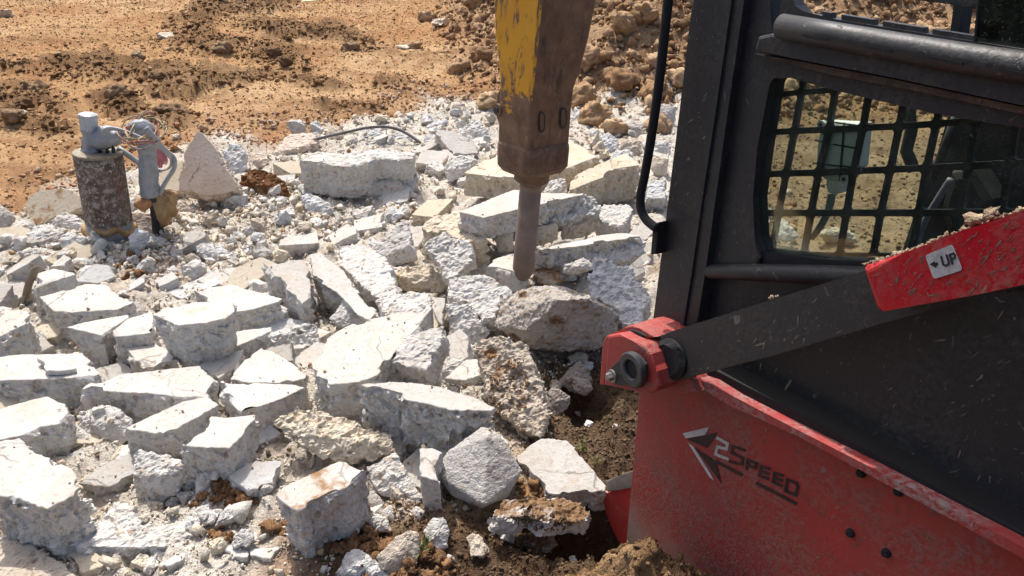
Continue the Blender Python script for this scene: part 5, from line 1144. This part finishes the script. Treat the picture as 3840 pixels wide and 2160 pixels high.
CLODS = [ico_clod(i, 2, .9) for i in range(8)]; CRUMB = [(V * np.array([1.1, .8, .65]), F) for V, F in (ico_clod(i + 20, 1, 1.0) for i in range(10))]
GRIT = [hull_rock(300 + i, 8, .7) for i in range(12)]
def rotm(n):
    q = rng.normal(size=(n, 4)); q /= np.linalg.norm(q, axis=1)[:, None]; w, x, y, z = q.T
    return np.stack([np.stack([1 - 2 * (y * y + z * z), 2 * (x * y - z * w), 2 * (x * z + y * w)], -1), np.stack([2 * (x * y + z * w), 1 - 2 * (x * x + z * z), 2 * (y * z - x * w)], -1), np.stack([2 * (x * z - y * w), 2 * (y * z + x * w), 1 - 2 * (x * x + y * y)], -1)], -2)
def scatter(name, pts, sizes, protos, cols, mat, label, smooth=False, parent=None, sink=.25, flatten=1.0):
    n = len(pts); which = rng.integers(0, len(protos), n); Rm = rotm(n); VV, FF, CC = [], [], []; off = 0
    for k, (V, F) in enumerate(protos):
        s = np.where(which == k)[0]
        if not len(s): continue
        W = np.einsum('nij,vj->nvi', Rm[s], V) * sizes[s][:, None, None]
        W[:, :, 2] *= flatten
        W = W + pts[s][:, None, :]; W[:, :, 2] += (sizes[s] * (.6 - sink))[:, None]
        VV.append(W.reshape(-1, 3)); FF.append((F[None] + (off + np.arange(len(s)) * len(V))[:, None, None]).reshape(-1, 3)); off += len(s) * len(V)
        CC.append(np.repeat(cols[s], len(V), 0))
    V = np.concatenate(VV)
    org = np.zeros(3)
    if parent: org = np.array(parent.location)
    me = mesh_np(name, V - org, np.concatenate(FF), np.concatenate(CC), smooth)
    o = link(name, me, mat, parent); tag(o, label, None, None, 'stuff'); return o
def cmix(n, *cols):
    c = np.array(cols); a, b = rng.integers(0, len(c), n), rng.integers(0, len(c), n); t = rng.random(n)[:, None]; return np.clip((c[a] * t + c[b] * (1 - t)) * rng.uniform(.85, 1.12, (n, 1)), .01, .8)
def pick(n, x0, x1, y0, y1, test):
    out = np.zeros((0, 2))
    while len(out) < n:
        p = np.stack([rng.uniform(x0, x1, n * 2), rng.uniform(y0, y1, n * 2)], -1); out = np.concatenate([out, p[test(p)]])
    return out[:n]
def on_ground(p): return np.concatenate([p, terr(p[:, 0], p[:, 1])[:, None]], 1)
def psize(n, lo, hi, a=2.2):  # power law
    u = rng.random(n); return (lo ** (1 - a) + u * (hi ** (1 - a) - lo ** (1 - a))) ** (1 / (1 - a))
WHITES = ((.65, .60, .52), (.58, .52, .43), (.66, .63, .58), (.52, .45, .36), (.62, .54, .43)); TAN = ((.40, .27, .16), (.46, .34, .21), (.32, .20, .11)); DKS = ((.13, .085, .052), (.18, .12, .075), (.10, .064, .04)); ORG = ((.45, .27, .13), (.54, .365, .20), (.38, .22, .105), (.49, .32, .165))
rub = lambda p, lo=-.02: (sdist(p[:, 0], p[:, 1], RUBBLE) > lo) & (sdist(p[:, 0], p[:, 1], DARK) < .06)
P = on_ground(pick(13500, -3.4, 1.8, 1.2, 7.3, rub)); n = len(P)
C = cmix(n, *WHITES); b = rng.random(n) < .07; C[b] = cmix(int(b.sum()), *TAN)
scatter('rubble_gravel', P, psize(n, .006, .05, 2.5), STONES, C, M_GRAVEL, 'small white stones and grit between the broken slabs')
nearz = lambda p: rub(p) & (np.hypot(p[:, 0], p[:, 1]) < 3.4)
P = on_ground(pick(13000, -1.7, .6, 1.25, 3.4, nearz)); n = len(P); C = cmix(n, *WHITES); b = rng.random(n) < .10; C[b] = cmix(int(b.sum()), *TAN, *DKS)
scatter('fine_gravel', P, psize(n, .0035, .014, 2.0), STONES[:6], C, M_GRAVEL, 'fine white grit in the near gaps between slabs')
gz = gpoly('M', [(380, 620), (520, 520), (640, 470), (760, 450), (840, 500), (1040, 490), (1060, 560), (900, 600), (780, 625), (640, 640), (640, 720), (480, 740), (330, 720), (200, 680), (60, 680), (0, 640), (0, 580), (120, 590), (300, 640)])
P = on_ground(pick(3000, -2.8, .3, 2.6, 5.2, lambda p: in_poly(p[:, 0], p[:, 1], gz))); n = len(P); C = cmix(n, *WHITES); b = rng.random(n) < .12; C[b] = cmix(int(b.sum()), *TAN)
scatter('gravel_patch', P, psize(n, .008, .045, 2.5), STONES, C, M_GRAVEL, 'patch of loose white gravel in the middle of the rubble')
# medium chunks, each an object of its own
def chunk_proto(seed):
    V, F = hull_rock(seed + 100, 16, .78); me = mesh_np('small_chunk', V, F); bm = bmesh.new(); bm.from_mesh(me); bmesh.ops.subdivide_edges(bm, edges=bm.edges, cuts=5, use_grid_fill=True); bmesh.ops.triangulate(bm, faces=bm.faces)
    bm.to_mesh(me); bm.free(); nv = len(me.vertices); V = np.empty(nv * 3, np.float32); me.vertices.foreach_get('co', V); V = V.reshape(-1, 3).astype(float); N = V / np.linalg.norm(V, axis=1)[:, None]
    V = V + N * (.10 * facets(V, .55, seed)[0] + .06 * facets(V, .25, seed + 9)[0] + .08 * fbm(V, .7, 2, seed))[:, None]
    me.vertices.foreach_set('co', V.astype(np.float32).ravel()); at = me.attributes.new('top', 'FLOAT', 'POINT'); me.polygons.foreach_set('use_smooth', np.zeros(len(me.polygons), bool)); me.update(); me.materials.append(M_CON); return me
PROTO = [chunk_proto(i) for i in range(12)]
ZONES = [('small white chunk lying in the gravel in the middle left of the rubble', 'small chunks in the middle gravel', gz, 85, .03, .10),
         ('small white chunk in the gravel between the front slabs', 'small chunks in the front gravel', gpoly('M', [(230, 1150), (330, 1150), (420, 1260), (640, 1220), (700, 1160), (760, 1130), (680, 1280), (650, 1400), (400, 1449), (180, 1390), (330, 1270)]), 30, .02, .05),
         ('small broken chunk among the back slabs on both sides of the breaker', 'small chunks among the back slabs', gpoly('M', [(620, 430), (760, 340), (1100, 300), (1250, 310), (1650, 300), (1640, 460), (1560, 590), (1300, 480), (1050, 480), (860, 520), (740, 470)]), 85, .04, .12),
         ('small pale stone in the dark soil at the bottom right of the rubble', 'small stones in the dark soil', gpoly('M', [(900, 1200), (1060, 1240), (1100, 1300), (1300, 1330), (1380, 920), (1600, 930), (1560, 1160), (1400, 1280), (1560, 1340), (1400, 1430), (900, 1440), (780, 1400)]), 30, .016, .045),
         ('pale chunk filling a gap between the slabs of the main pile', 'chunks in the gaps of the pile', gpoly('M', [(0, 620), (600, 640), (800, 580), (1050, 560), (1200, 650), (1220, 900), (1180, 1050), (1000, 1180), (800, 1130), (600, 1120), (250, 1180), (0, 1000)]), 65, .03, .075)]
for lab, grp, poly, cnt, lo, hi in ZONES:
    xs = [p[0] for p in poly]; ys = [p[1] for p in poly]
    cand = pick(cnt * 6, min(xs), max(xs), min(ys), max(ys), lambda p: in_poly(p[:, 0], p[:, 1], poly)); done = 0
    for x, y in cand:
        if done >= cnt: break
        if any((x - c.x) ** 2 + (y - c.y) ** 2 < (.5 * s) ** 2 and c.z > .07 for c, s in OCC): continue
        r = float(psize(1, lo, hi, 2.0)[0]); z = float(terr(x, y)[0])
        o = bpy.data.objects.new('small_chunk', PROTO[done % 12]); COL.objects.link(o); o.location = (x, y, z + r * .35); o.scale = (r, r, r); o.rotation_euler = (random.uniform(-.5, .5), random.uniform(-.5, .5), random.uniform(0, 6.28))
        t = random.choice(('w', 'w', 'b', 'y', 'g', 'be') if 'soil' not in lab else ('g', 'be', 'w')); o.color = (*TINT[t], 1); tag(o, lab, 'concrete chunk', grp, 'thing'); done += 1
# crumbs resting on the slabs
dg = bpy.context.evaluated_depsgraph_get(); dg.update()
pp = pick(5200, -1.9, .7, 1.3, 4.6, lambda p: rub(p, .05)); keep = []
for x, y in pp:
    ok, hit, nrm, _, ob, _ = SC.ray_cast(dg, (x, y, 1.0), (0, 0, -1))
    if ok and ob.name.startswith('concrete_') and nrm.z > .8: keep.append(hit[:])
keep = np.array(keep); w = fbm(np.concatenate([keep[:, :2], np.zeros((len(keep), 1))], 1), .22, 2, 55) > .02; keep = keep[w | (rng.random(len(keep)) < .18)]
n = len(keep); C = cmix(n, *WHITES); b = rng.random(n) < .16; C[b] = cmix(int(b.sum()), (.36, .30, .235), *TAN)
scatter('slab_crumbs', keep, psize(n, .0022, .013, 2.2), STONES, C, M_GRAVEL, 'crumbs and chips resting on the slab tops', sink=.15, flatten=.7)
# soil stuck on particular pieces
def soil_on(label, cnt, lo, hi, cols, shrink=1.25, shift=0.0):
    tgt = [o for o in COL.objects if o.get('label') == label][0]; me = tgt.data; nv = len(me.vertices); V = np.empty(nv * 3, np.float32); me.vertices.foreach_get('co', V); V = V.reshape(-1, 3) + np.array(tgt.location)
    at = np.empty(nv, np.float32); me.attributes['top'].data.foreach_get('value', at); c = V.mean(0)
    q = project(V); ctr = q[at > .5].mean(0) if (at > .5).any() else q.mean(0); ex = q.std(0); ctr = ctr + np.array([shift * ex[0], 0])
    cand = np.where(((at > .5) | (not (at > .5).any())) & ((((q - ctr) / (ex * shrink)) ** 2).sum(1) + .5 * fbm(V, .08, 2, 5) < 1))[0]
    s = rng.choice(cand, cnt); return scatter('stuck_soil', V[s] - np.array([0, 0, .004]), psize(cnt, lo, hi), CRUMB, cmix(cnt, *cols), M_CLOD, 'brown soil stuck to concrete', False)
soil_on('tall rough slab below the largest chunk with brown soil stuck on its face', 1700, .002, .010, ((.30, .20, .12), (.24, .155, .09), (.36, .26, .16)), 1.0, -.3)
soil_on('flat rough rock capped with black soil below the pyramid shaped block', 800, .002, .010, DKS)
soil_on('soil covered rock in the dark hollow at the bottom', 1000, .002, .010, ((.20, .13, .075), (.16, .10, .06)))
# dark soil zone
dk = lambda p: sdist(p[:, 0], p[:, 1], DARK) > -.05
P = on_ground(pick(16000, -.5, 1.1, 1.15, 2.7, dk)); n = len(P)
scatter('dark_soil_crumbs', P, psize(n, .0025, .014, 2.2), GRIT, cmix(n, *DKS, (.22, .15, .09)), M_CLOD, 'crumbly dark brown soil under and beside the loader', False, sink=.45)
P = []
for cx, cy, r, m in ((610, 1255, 45, 200), (575, 1235, 30, 80), (690, 1100, 16, 24), (650, 1165, 14, 20), (560, 1360, 40, 30), (700, 1330, 30, 20), (880, 1350, 70, 120), (960, 1400, 90, 160), (1050, 1420, 90, 160), (1330, 1240, 40, 120), (540, 1290, 60, 26), (345, 680, 50, 60), (960, 852, 16, 14), (1012, 792, 10, 10)):
    for i in range(m):
        a = random.uniform(0, 6.28); q = r * math.sqrt(random.random()); P.append(at_z((K * (cx + q * math.cos(a)), K * (cy + .6 * q * math.sin(a))), .03)[:2])
P = on_ground(np.array(P)); n = len(P); up = []
for x, y, z in P:
    ok, hit, nrm, _, ob, _ = SC.ray_cast(dg, (x, y, 1.0), (0, 0, -1)); up.append(not (ok and ob.name.startswith('concrete_')))
P = P[np.array(up)]; n = len(P)
scatter('brown_soil_lumps', P, psize(n, .005, .022, 2.0), CLODS, cmix(n, (.18, .105, .055), (.24, .14, .07), (.30, .16, .08)), M_CLOD, 'brown soil lumps fallen among the slabs', False)
# background dirt
dirt = lambda p: (sdist(p[:, 0], p[:, 1], RUBBLE) < .05) & (sdist(p[:, 0], p[:, 1], HEAP) < .1) & (np.abs(p[:, 0] / np.maximum(p[:, 1], 1)) < .95) & (p[:, 1] > 3.2)
P = on_ground(pick(46000, -9, 5, 3.2, 13.5, dirt)); n = len(P)
pxm = project(P) / K; pt = np.zeros(n)
for cx, cy, rx, ry, sl in PATCH:
    u = pxm[:, 0] - cx; v = pxm[:, 1] - cy - sl * u; pt = np.maximum(pt, sstep(1.5, .4, (u / rx) ** 2 + (v / ry) ** 2 + rng.normal(0, .25, n)))
C = cmix(n, *ORG); C = C * (1 - .8 * pt[:, None]) + cmix(n, (.14, .078, .038), (.22, .128, .062)) * .8 * pt[:, None]
b = rng.random(n) < .04; C[b] = cmix(int(b.sum()), (.55, .42, .28), (.5, .36, .22))
rs = (P[:, 0] > 1.0); C[rs] = cmix(int(rs.sum()), (.30, .21, .125), (.40, .29, .18), (.24, .165, .10))
scatter('dirt_crumbs', P, psize(n, .006, .030, 2.3) * (1 + 1.1 * pt), GRIT, C, M_CLOD, 'coarse crumbs of orange brown dirt over the far ground', False, flatten=.8, sink=.5)
edge = lambda p: (np.abs(sdist(p[:, 0], p[:, 1], RUBBLE) + .22) < .32) & (p[:, 1] > 3.6) & (p[:, 0] < 1.9)
P = on_ground(pick(2600, -3.5, 1.9, 3.6, 8, edge)); n = len(P)
scatter('red_dirt_crumbs', P, psize(n, .008, .045, 2.4), GRIT, cmix(n, (.34, .155, .075), (.40, .22, .12), (.46, .32, .20), (.52, .45, .37)), M_CLOD, 'reddish dirt and stones along the back edge of the rubble', False)
# spoil heap
hp = lambda p: (sdist(p[:, 0], p[:, 1], HEAP) + rng.normal(0, .22, len(p)) > -.1) & (sdist(p[:, 0], p[:, 1], HEAP) < 3.6) & (p[:, 1] < 12.5)
P = on_ground(pick(11000, -1.2, 7, 6.6, 12.5, hp)); n = len(P); HC = ((.33, .20, .11), (.40, .265, .15), (.26, .155, .082), (.45, .32, .20))
scatter('heap_crumbs', P, psize(n, .014, .08, 2.3), GRIT, cmix(n, *HC), M_CLOD, 'crumbled earth covering the spoil heap', False)
P = on_ground(pick(2600, -1.3, 5.5, 6.5, 11, lambda p: (sdist(p[:, 0], p[:, 1], HEAP) + rng.normal(0, .2, len(p)) > -.05) & (sdist(p[:, 0], p[:, 1], HEAP) < 2.8))); n = len(P)
scatter('heap_lumps', P, psize(n, .025, .085, 2.0), CRUMB, cmix(n, *HC), M_CLOD, 'broken lumps of earth lying all over the spoil heap', False, sink=.4)
def clod_proto(seed):
    V, F = ico_clod(seed + 40, 4, .28); N = V / np.linalg.norm(V, axis=1)[:, None]; V = V + N * (.13 * facets(V, .5, seed)[0] + .09 * facets(V, .22, seed + 3)[0] + .05 * vnoise(V, .12, seed))[:, None]
    me = mesh_np('soil_clod', V, F, cmix(1, *HC).repeat(len(V), 0) * (1 + .2 * vnoise(V, .4, seed))[:, None] * 1.02, False); me.materials.append(M_CLOD); return me
CP = [clod_proto(i) for i in range(10)]
def clod(x, y, r, i, lab, grp, sink=.45):
    o = bpy.data.objects.new('soil_clod', CP[i % 10]); COL.objects.link(o); o.location = (x, y, float(terr(x, y)[0]) + r * sink); s = r * random.uniform(.85, 1.15); o.scale = (s * random.uniform(.9, 1.25), s, s * random.uniform(.75, 1)); o.rotation_euler = (random.uniform(-.6, .6), random.uniform(-.6, .6), random.uniform(0, 6.28)); tag(o, lab, 'soil clod', grp, 'thing')
big = pick(150, -1.0, 6.2, 6.9, 10.5, lambda p: (sdist(p[:, 0], p[:, 1], HEAP) + rng.normal(0, .18, len(p)) > .05) & (sdist(p[:, 0], p[:, 1], HEAP) < 2.6))
for i, (x, y) in enumerate(big): clod(x, y, float(psize(1, .05, .17, 1.7)[0]), i, 'rough lump of earth on the spoil heap behind the breaker and the cab', 'clods on the spoil heap')
for i, (mx, my, r) in enumerate(((1500, 262, .17), (1560, 225, .16), (1470, 205, .14), (1610, 190, .15), (1545, 285, .15), (1495, 150, .13), (1640, 240, .13), (1650, 120, .14), (1455, 240, .12), (1660, 285, .13))):
    g = at_z((mx * K, my * K), .25); clod(g.x, g.y, r, i + 3, 'big rough earth boulder at the foot of the spoil heap right of the breaker', 'earth boulders at the heap foot', .3)
for i, (mx, my, r) in enumerate(((1095, 25, .13), (1150, 22, .15), (1075, 60, .12), (1185, 60, .14), (1210, 120, .12), (1150, 130, .11), (1040, 100, .09), (1225, 190, .12), (1190, 20, .14))):
    g = at_z((mx * K, my * K), .4); clod(g.x, g.y, r, i, 'brown earth lump on the heap edge left of the breaker', 'earth lumps left of the breaker', .3)
for i, (mx, my, r) in enumerate(((880, 96, .13), (400, 230, .10), (300, 275, .12), (90, 250, .14), (60, 285, .1), (455, 300, .13), (420, 310, .1), (560, 120, .12), (350, 165, .1), (720, 170, .09), (40, 325, .1), (690, 130, .1))):
    z0 = ground_z(*at_z((mx * K, my * K), .2)[:2]); g = at_z((mx * K, my * K), z0)
    o = bpy.data.objects.new('soil_clod', CP[i % 10]); 
    me = CP[i % 10].copy(); cc_ = np.empty(len(me.vertices) * 4, np.float32); me.attributes['Col'].data.foreach_get('color', cc_); me.attributes['Col'].data.foreach_set('color', cc_ * np.float32(.62)); o.data = me
    COL.objects.link(o); o.location = (g.x, g.y, float(terr(g.x, g.y)[0]) + r * .2); o.scale = (r * .9, r * .8, r * .75); o.rotation_euler = (0, 0, random.uniform(0, 6.28)); tag(o, 'dark brown clod on the churned patches of the far dirt', 'soil clod', 'dark clods on the far dirt', 'thing')
def stone(tile, px, z, r, lab, i, tint, fl=.7):
    g = at_z(T(tile, px), z); o = bpy.data.objects.new('loose_stone', PROTO[i % 12]); COL.objects.link(o); o.location = (g.x, g.y, float(terr(g.x, g.y)[0]) + r * .25); o.scale = (r * 1.3, r, r * fl); o.rotation_euler = (.1, .1, i * 1.3); o.color = (*TINT[tint], 1); tag(o, lab, 'stone', None, 'thing')
stone('B', (755, 240), .35, .15, 'long tan stone on the heap edge upper left of the breaker', 3, 'y', .6)
stone('B', (480, 490), .12, .09, 'small pale flat stone on the bare dirt left of the breaker', 5, 'y', .4)
stone('A', (40, 105), .4, .13, 'lone brown stone at the top left of the dirt', 2, 'be')
stone('A', (1340, 1050), .03, .055, 'tan pebble on red dirt right of the wire coil', 6, 'y')
stone('A', (175, 900), .03, .05, 'small white stone in a dirt hollow left of the capped riser', 7, 'b')
stone('A', (940, 840), .03, .05, 'small tan stone on dirt behind the wire coil', 8, 'y')
stone('A', (1260, 290), .3, .12, 'brown flat stone in the middle of the far dirt', 9, 'be', .6)
# near mound of earth in front of the loader
gx, gy = np.meshgrid(np.linspace(-.12, 1.15, 230), np.linspace(.62, 1.62, 190), indexing='ij'); X = gx.ravel(); Y = gy.ravel(); P0 = np.stack([X, Y, 0 * X], -1)
d1 = ((X - .33) / .20) ** 2 + ((Y - 1.31) / .15) ** 2; d2 = ((X - .52) / .20) ** 2 + ((Y - 1.13) / .18) ** 2
h = .31 * np.exp(-d1 * 1.0) + .25 * np.exp(-d2 * 1.2)
hz = h + (.020 * fbm(P0, .12, 4, 70) + .010 * fbm(P0, .03, 3, 71) + .012 * (1 - 2 * np.abs(fbm(P0, .05, 3, 72)))) * sstep(.02, .1, h) + terr(X, Y) - .05
idx = np.arange(len(X)).reshape(gx.shape); Fq = np.stack([idx[:-1, :-1], idx[1:, :-1], idx[1:, 1:], idx[:-1, 1:]], -1).reshape(-1, 4)
tt = sstep(-.3, .4, fbm(P0, .09, 4, 75))[:, None]; cm = np.array((.21, .125, .06)) * (1 - tt) + np.array((.36, .235, .125)) * tt
tag(link('soil_mound', mesh_np('soil_mound', np.stack([X, Y, hz], -1), Fq, cm), M_SOIL), 'low mound of brown earth in front of the loader', kind='structure')
s = rng.choice(np.where(h > .06)[0], 1500); n = len(s)
scatter('mound_crumbs', np.stack([X[s], Y[s], hz[s]], -1), psize(n, .003, .016, 2.1), CRUMB, cmix(n, (.22, .13, .065), (.34, .22, .12), (.16, .10, .05)), M_CLOD, 'earth crumbs on the near mound', True)
# mud lying on the loader
def mud(name, line, off0, off1, cnt, lo, hi, cols, lab):
    P = []
    for i in range(cnt):
        k = random.random() * (len(line) - 1); j = int(k); a, b = Vector(line[j]), Vector(line[j + 1]); q = a.lerp(b, k - j); P.append(lp((q.x, q.y + random.uniform(-2, 3)), random.uniform(off0, off1))[:])
    scatter(name, np.array(P), psize(cnt, lo, hi, 2.0), CRUMB, cmix(cnt, *cols), M_CLOD, lab, True, LOADER, .3)
TANM = ((.38, .30, .21), (.30, .23, .16), (.44, .36, .26))
mud('dried_mud', [(2172, 668), (2270, 637), (2417, 581), (2576, 529), (2700, 488)], .10, .157, 330, .0014, .005, TANM, 'dried mud along the top of the red lift arm')
mud('mud_lump', [(2440, 566), (2475, 552), (2500, 545)], .12, .15, 40, .004, .012, TANM, 'lump of dried mud on the red lift arm')
mud('flange_mud', [(1900, 1042), (2100, 1140), (2300, 1245), (2576, 1390)], .005, .042, 260, .0012, .005, TANM, 'dried mud on the red flange')
mud('link_mud', [(1935, 752), (1960, 744)], .07, .085, 16, .002, .005, TANM, 'mud crumbs on the black lift link')

# ------------------------------------------------------------------ labels for the many: by look, size and nearest neighbour
CUTS = (' with ', ' behind ', ' above ', ' at ', ' in ', ' on ', ' left ', ' right ', ' below ', ' under ', ' beside ', ' lying ', ' resting', ' standing', ' reaching', ' carrying', ' wedged', ' just ', ' tucked', ' against', ' between', ' where ', ' seen ', ' running', ' leaning', ' facing', ' passing', ' cut ', ' squeezed', ' sloping', ' capped', ' half ', ' that ', ' tilted', ' overhanging', ' near', ' stained')
named = [o for o in COL.objects if o.name.startswith('concrete_') and o['label'] != 'UNDER']
def short(l):
    k = min([l.find(c) for c in CUTS if l.find(c) > 0] + [len(l)]); return l[:k]
cnts = {}
for o in named: cnts[short(o['label'])] = cnts.get(short(o['label']), 0) + 1
ANCH = [(o, short(o['label'])) for o in named if cnts[short(o['label'])] == 1 and 3 <= len(short(o['label']).split()) <= 7]
APX = project([o.location[:] for o, _ in ANCH])
COLW = {'dg': 'dark grey', 'w': 'cream', 'b': 'bluish white', 'p': 'pinkish', 'y': 'yellowish', 'g': 'grey', 'be': 'beige', 'br': 'brown', 'dk': 'dark'}
def tintword(o):
    return min(TINT, key=lambda k: sum((a - b) ** 2 for a, b in zip(TINT[k], o.color[:3])))
used = {o.get('label') for o in COL.objects if o.get('label')}
many = [o for o in COL.objects if o.get('label') == 'UNDER' or o.name.startswith('small_chunk')]
for o in many:
    p = project([o.location[:]])[0]; dd = np.hypot(*(APX - p).T); order = np.argsort(dd)[:7]
    und = o.name.startswith('concrete'); noun = 'slab piece' if und else ('stone' if 'soil' in o['label'] else 'chunk')
    r = max(o.dimensions) if und else o.scale[0] * 2
    sz = ('small' if r < .2 else 'wide') if und else ('tiny' if r < .06 else 'small' if r < .10 else 'fist sized' if r < .15 else 'bigger')
    cw = COLW[tintword(o)]; lab = None
    for k in order:
        dx, dy = p - APX[k]; rel = (('left of' if dx < 0 else 'right of') if abs(dx) > 1.3 * abs(dy) else ('in front of' if dy > 0 else 'behind'))
        for pre in (f'{sz} {cw} {noun}', f'{sz} {cw} low {noun}' if und else f'{sz} loose {cw} {noun}'):
            t = f'{pre} {rel} the {ANCH[k][1]}'
            if t not in used and len(t.split()) <= 16: lab = t; break
        if lab: break
    if lab: o['label'] = lab; used.add(lab)
hp_ = [o for o in COL.objects if o.name.startswith('soil_clod') and o['group'] == 'clods on the spoil heap']
for o in hp_:
    q = project([o.location[:]])[0] / K; r = o.scale[0]; w = 'large' if r > .13 else 'middling' if r > .08 else 'small'
    where = ('left of the breaker' if q[0] < 1240 else 'just right of the breaker body' if q[0] < 1560 else 'between the grab handle and the cab post' if q[0] < 1760 else 'seen over the upper cab rail' if q[1] < 110 else 'seen through the cab window')
    o['label'] = f'{w} rough earth clod on the spoil heap, {where}'; o['group'] = f'{w} heap clods {where}'
tri = sum(len(o.data.polygons) * (2 if o.data.polygons and o.data.polygons[0].loop_total == 4 else 1) for o in COL.objects if o.type == 'MESH')
tri = sum(len(m.polygons) and sum(1 for _ in [0]) * (len(m.loops) - 2 * len(m.polygons)) for m in bpy.data.meshes)
print('TRIS', tri, len(COL.objects))
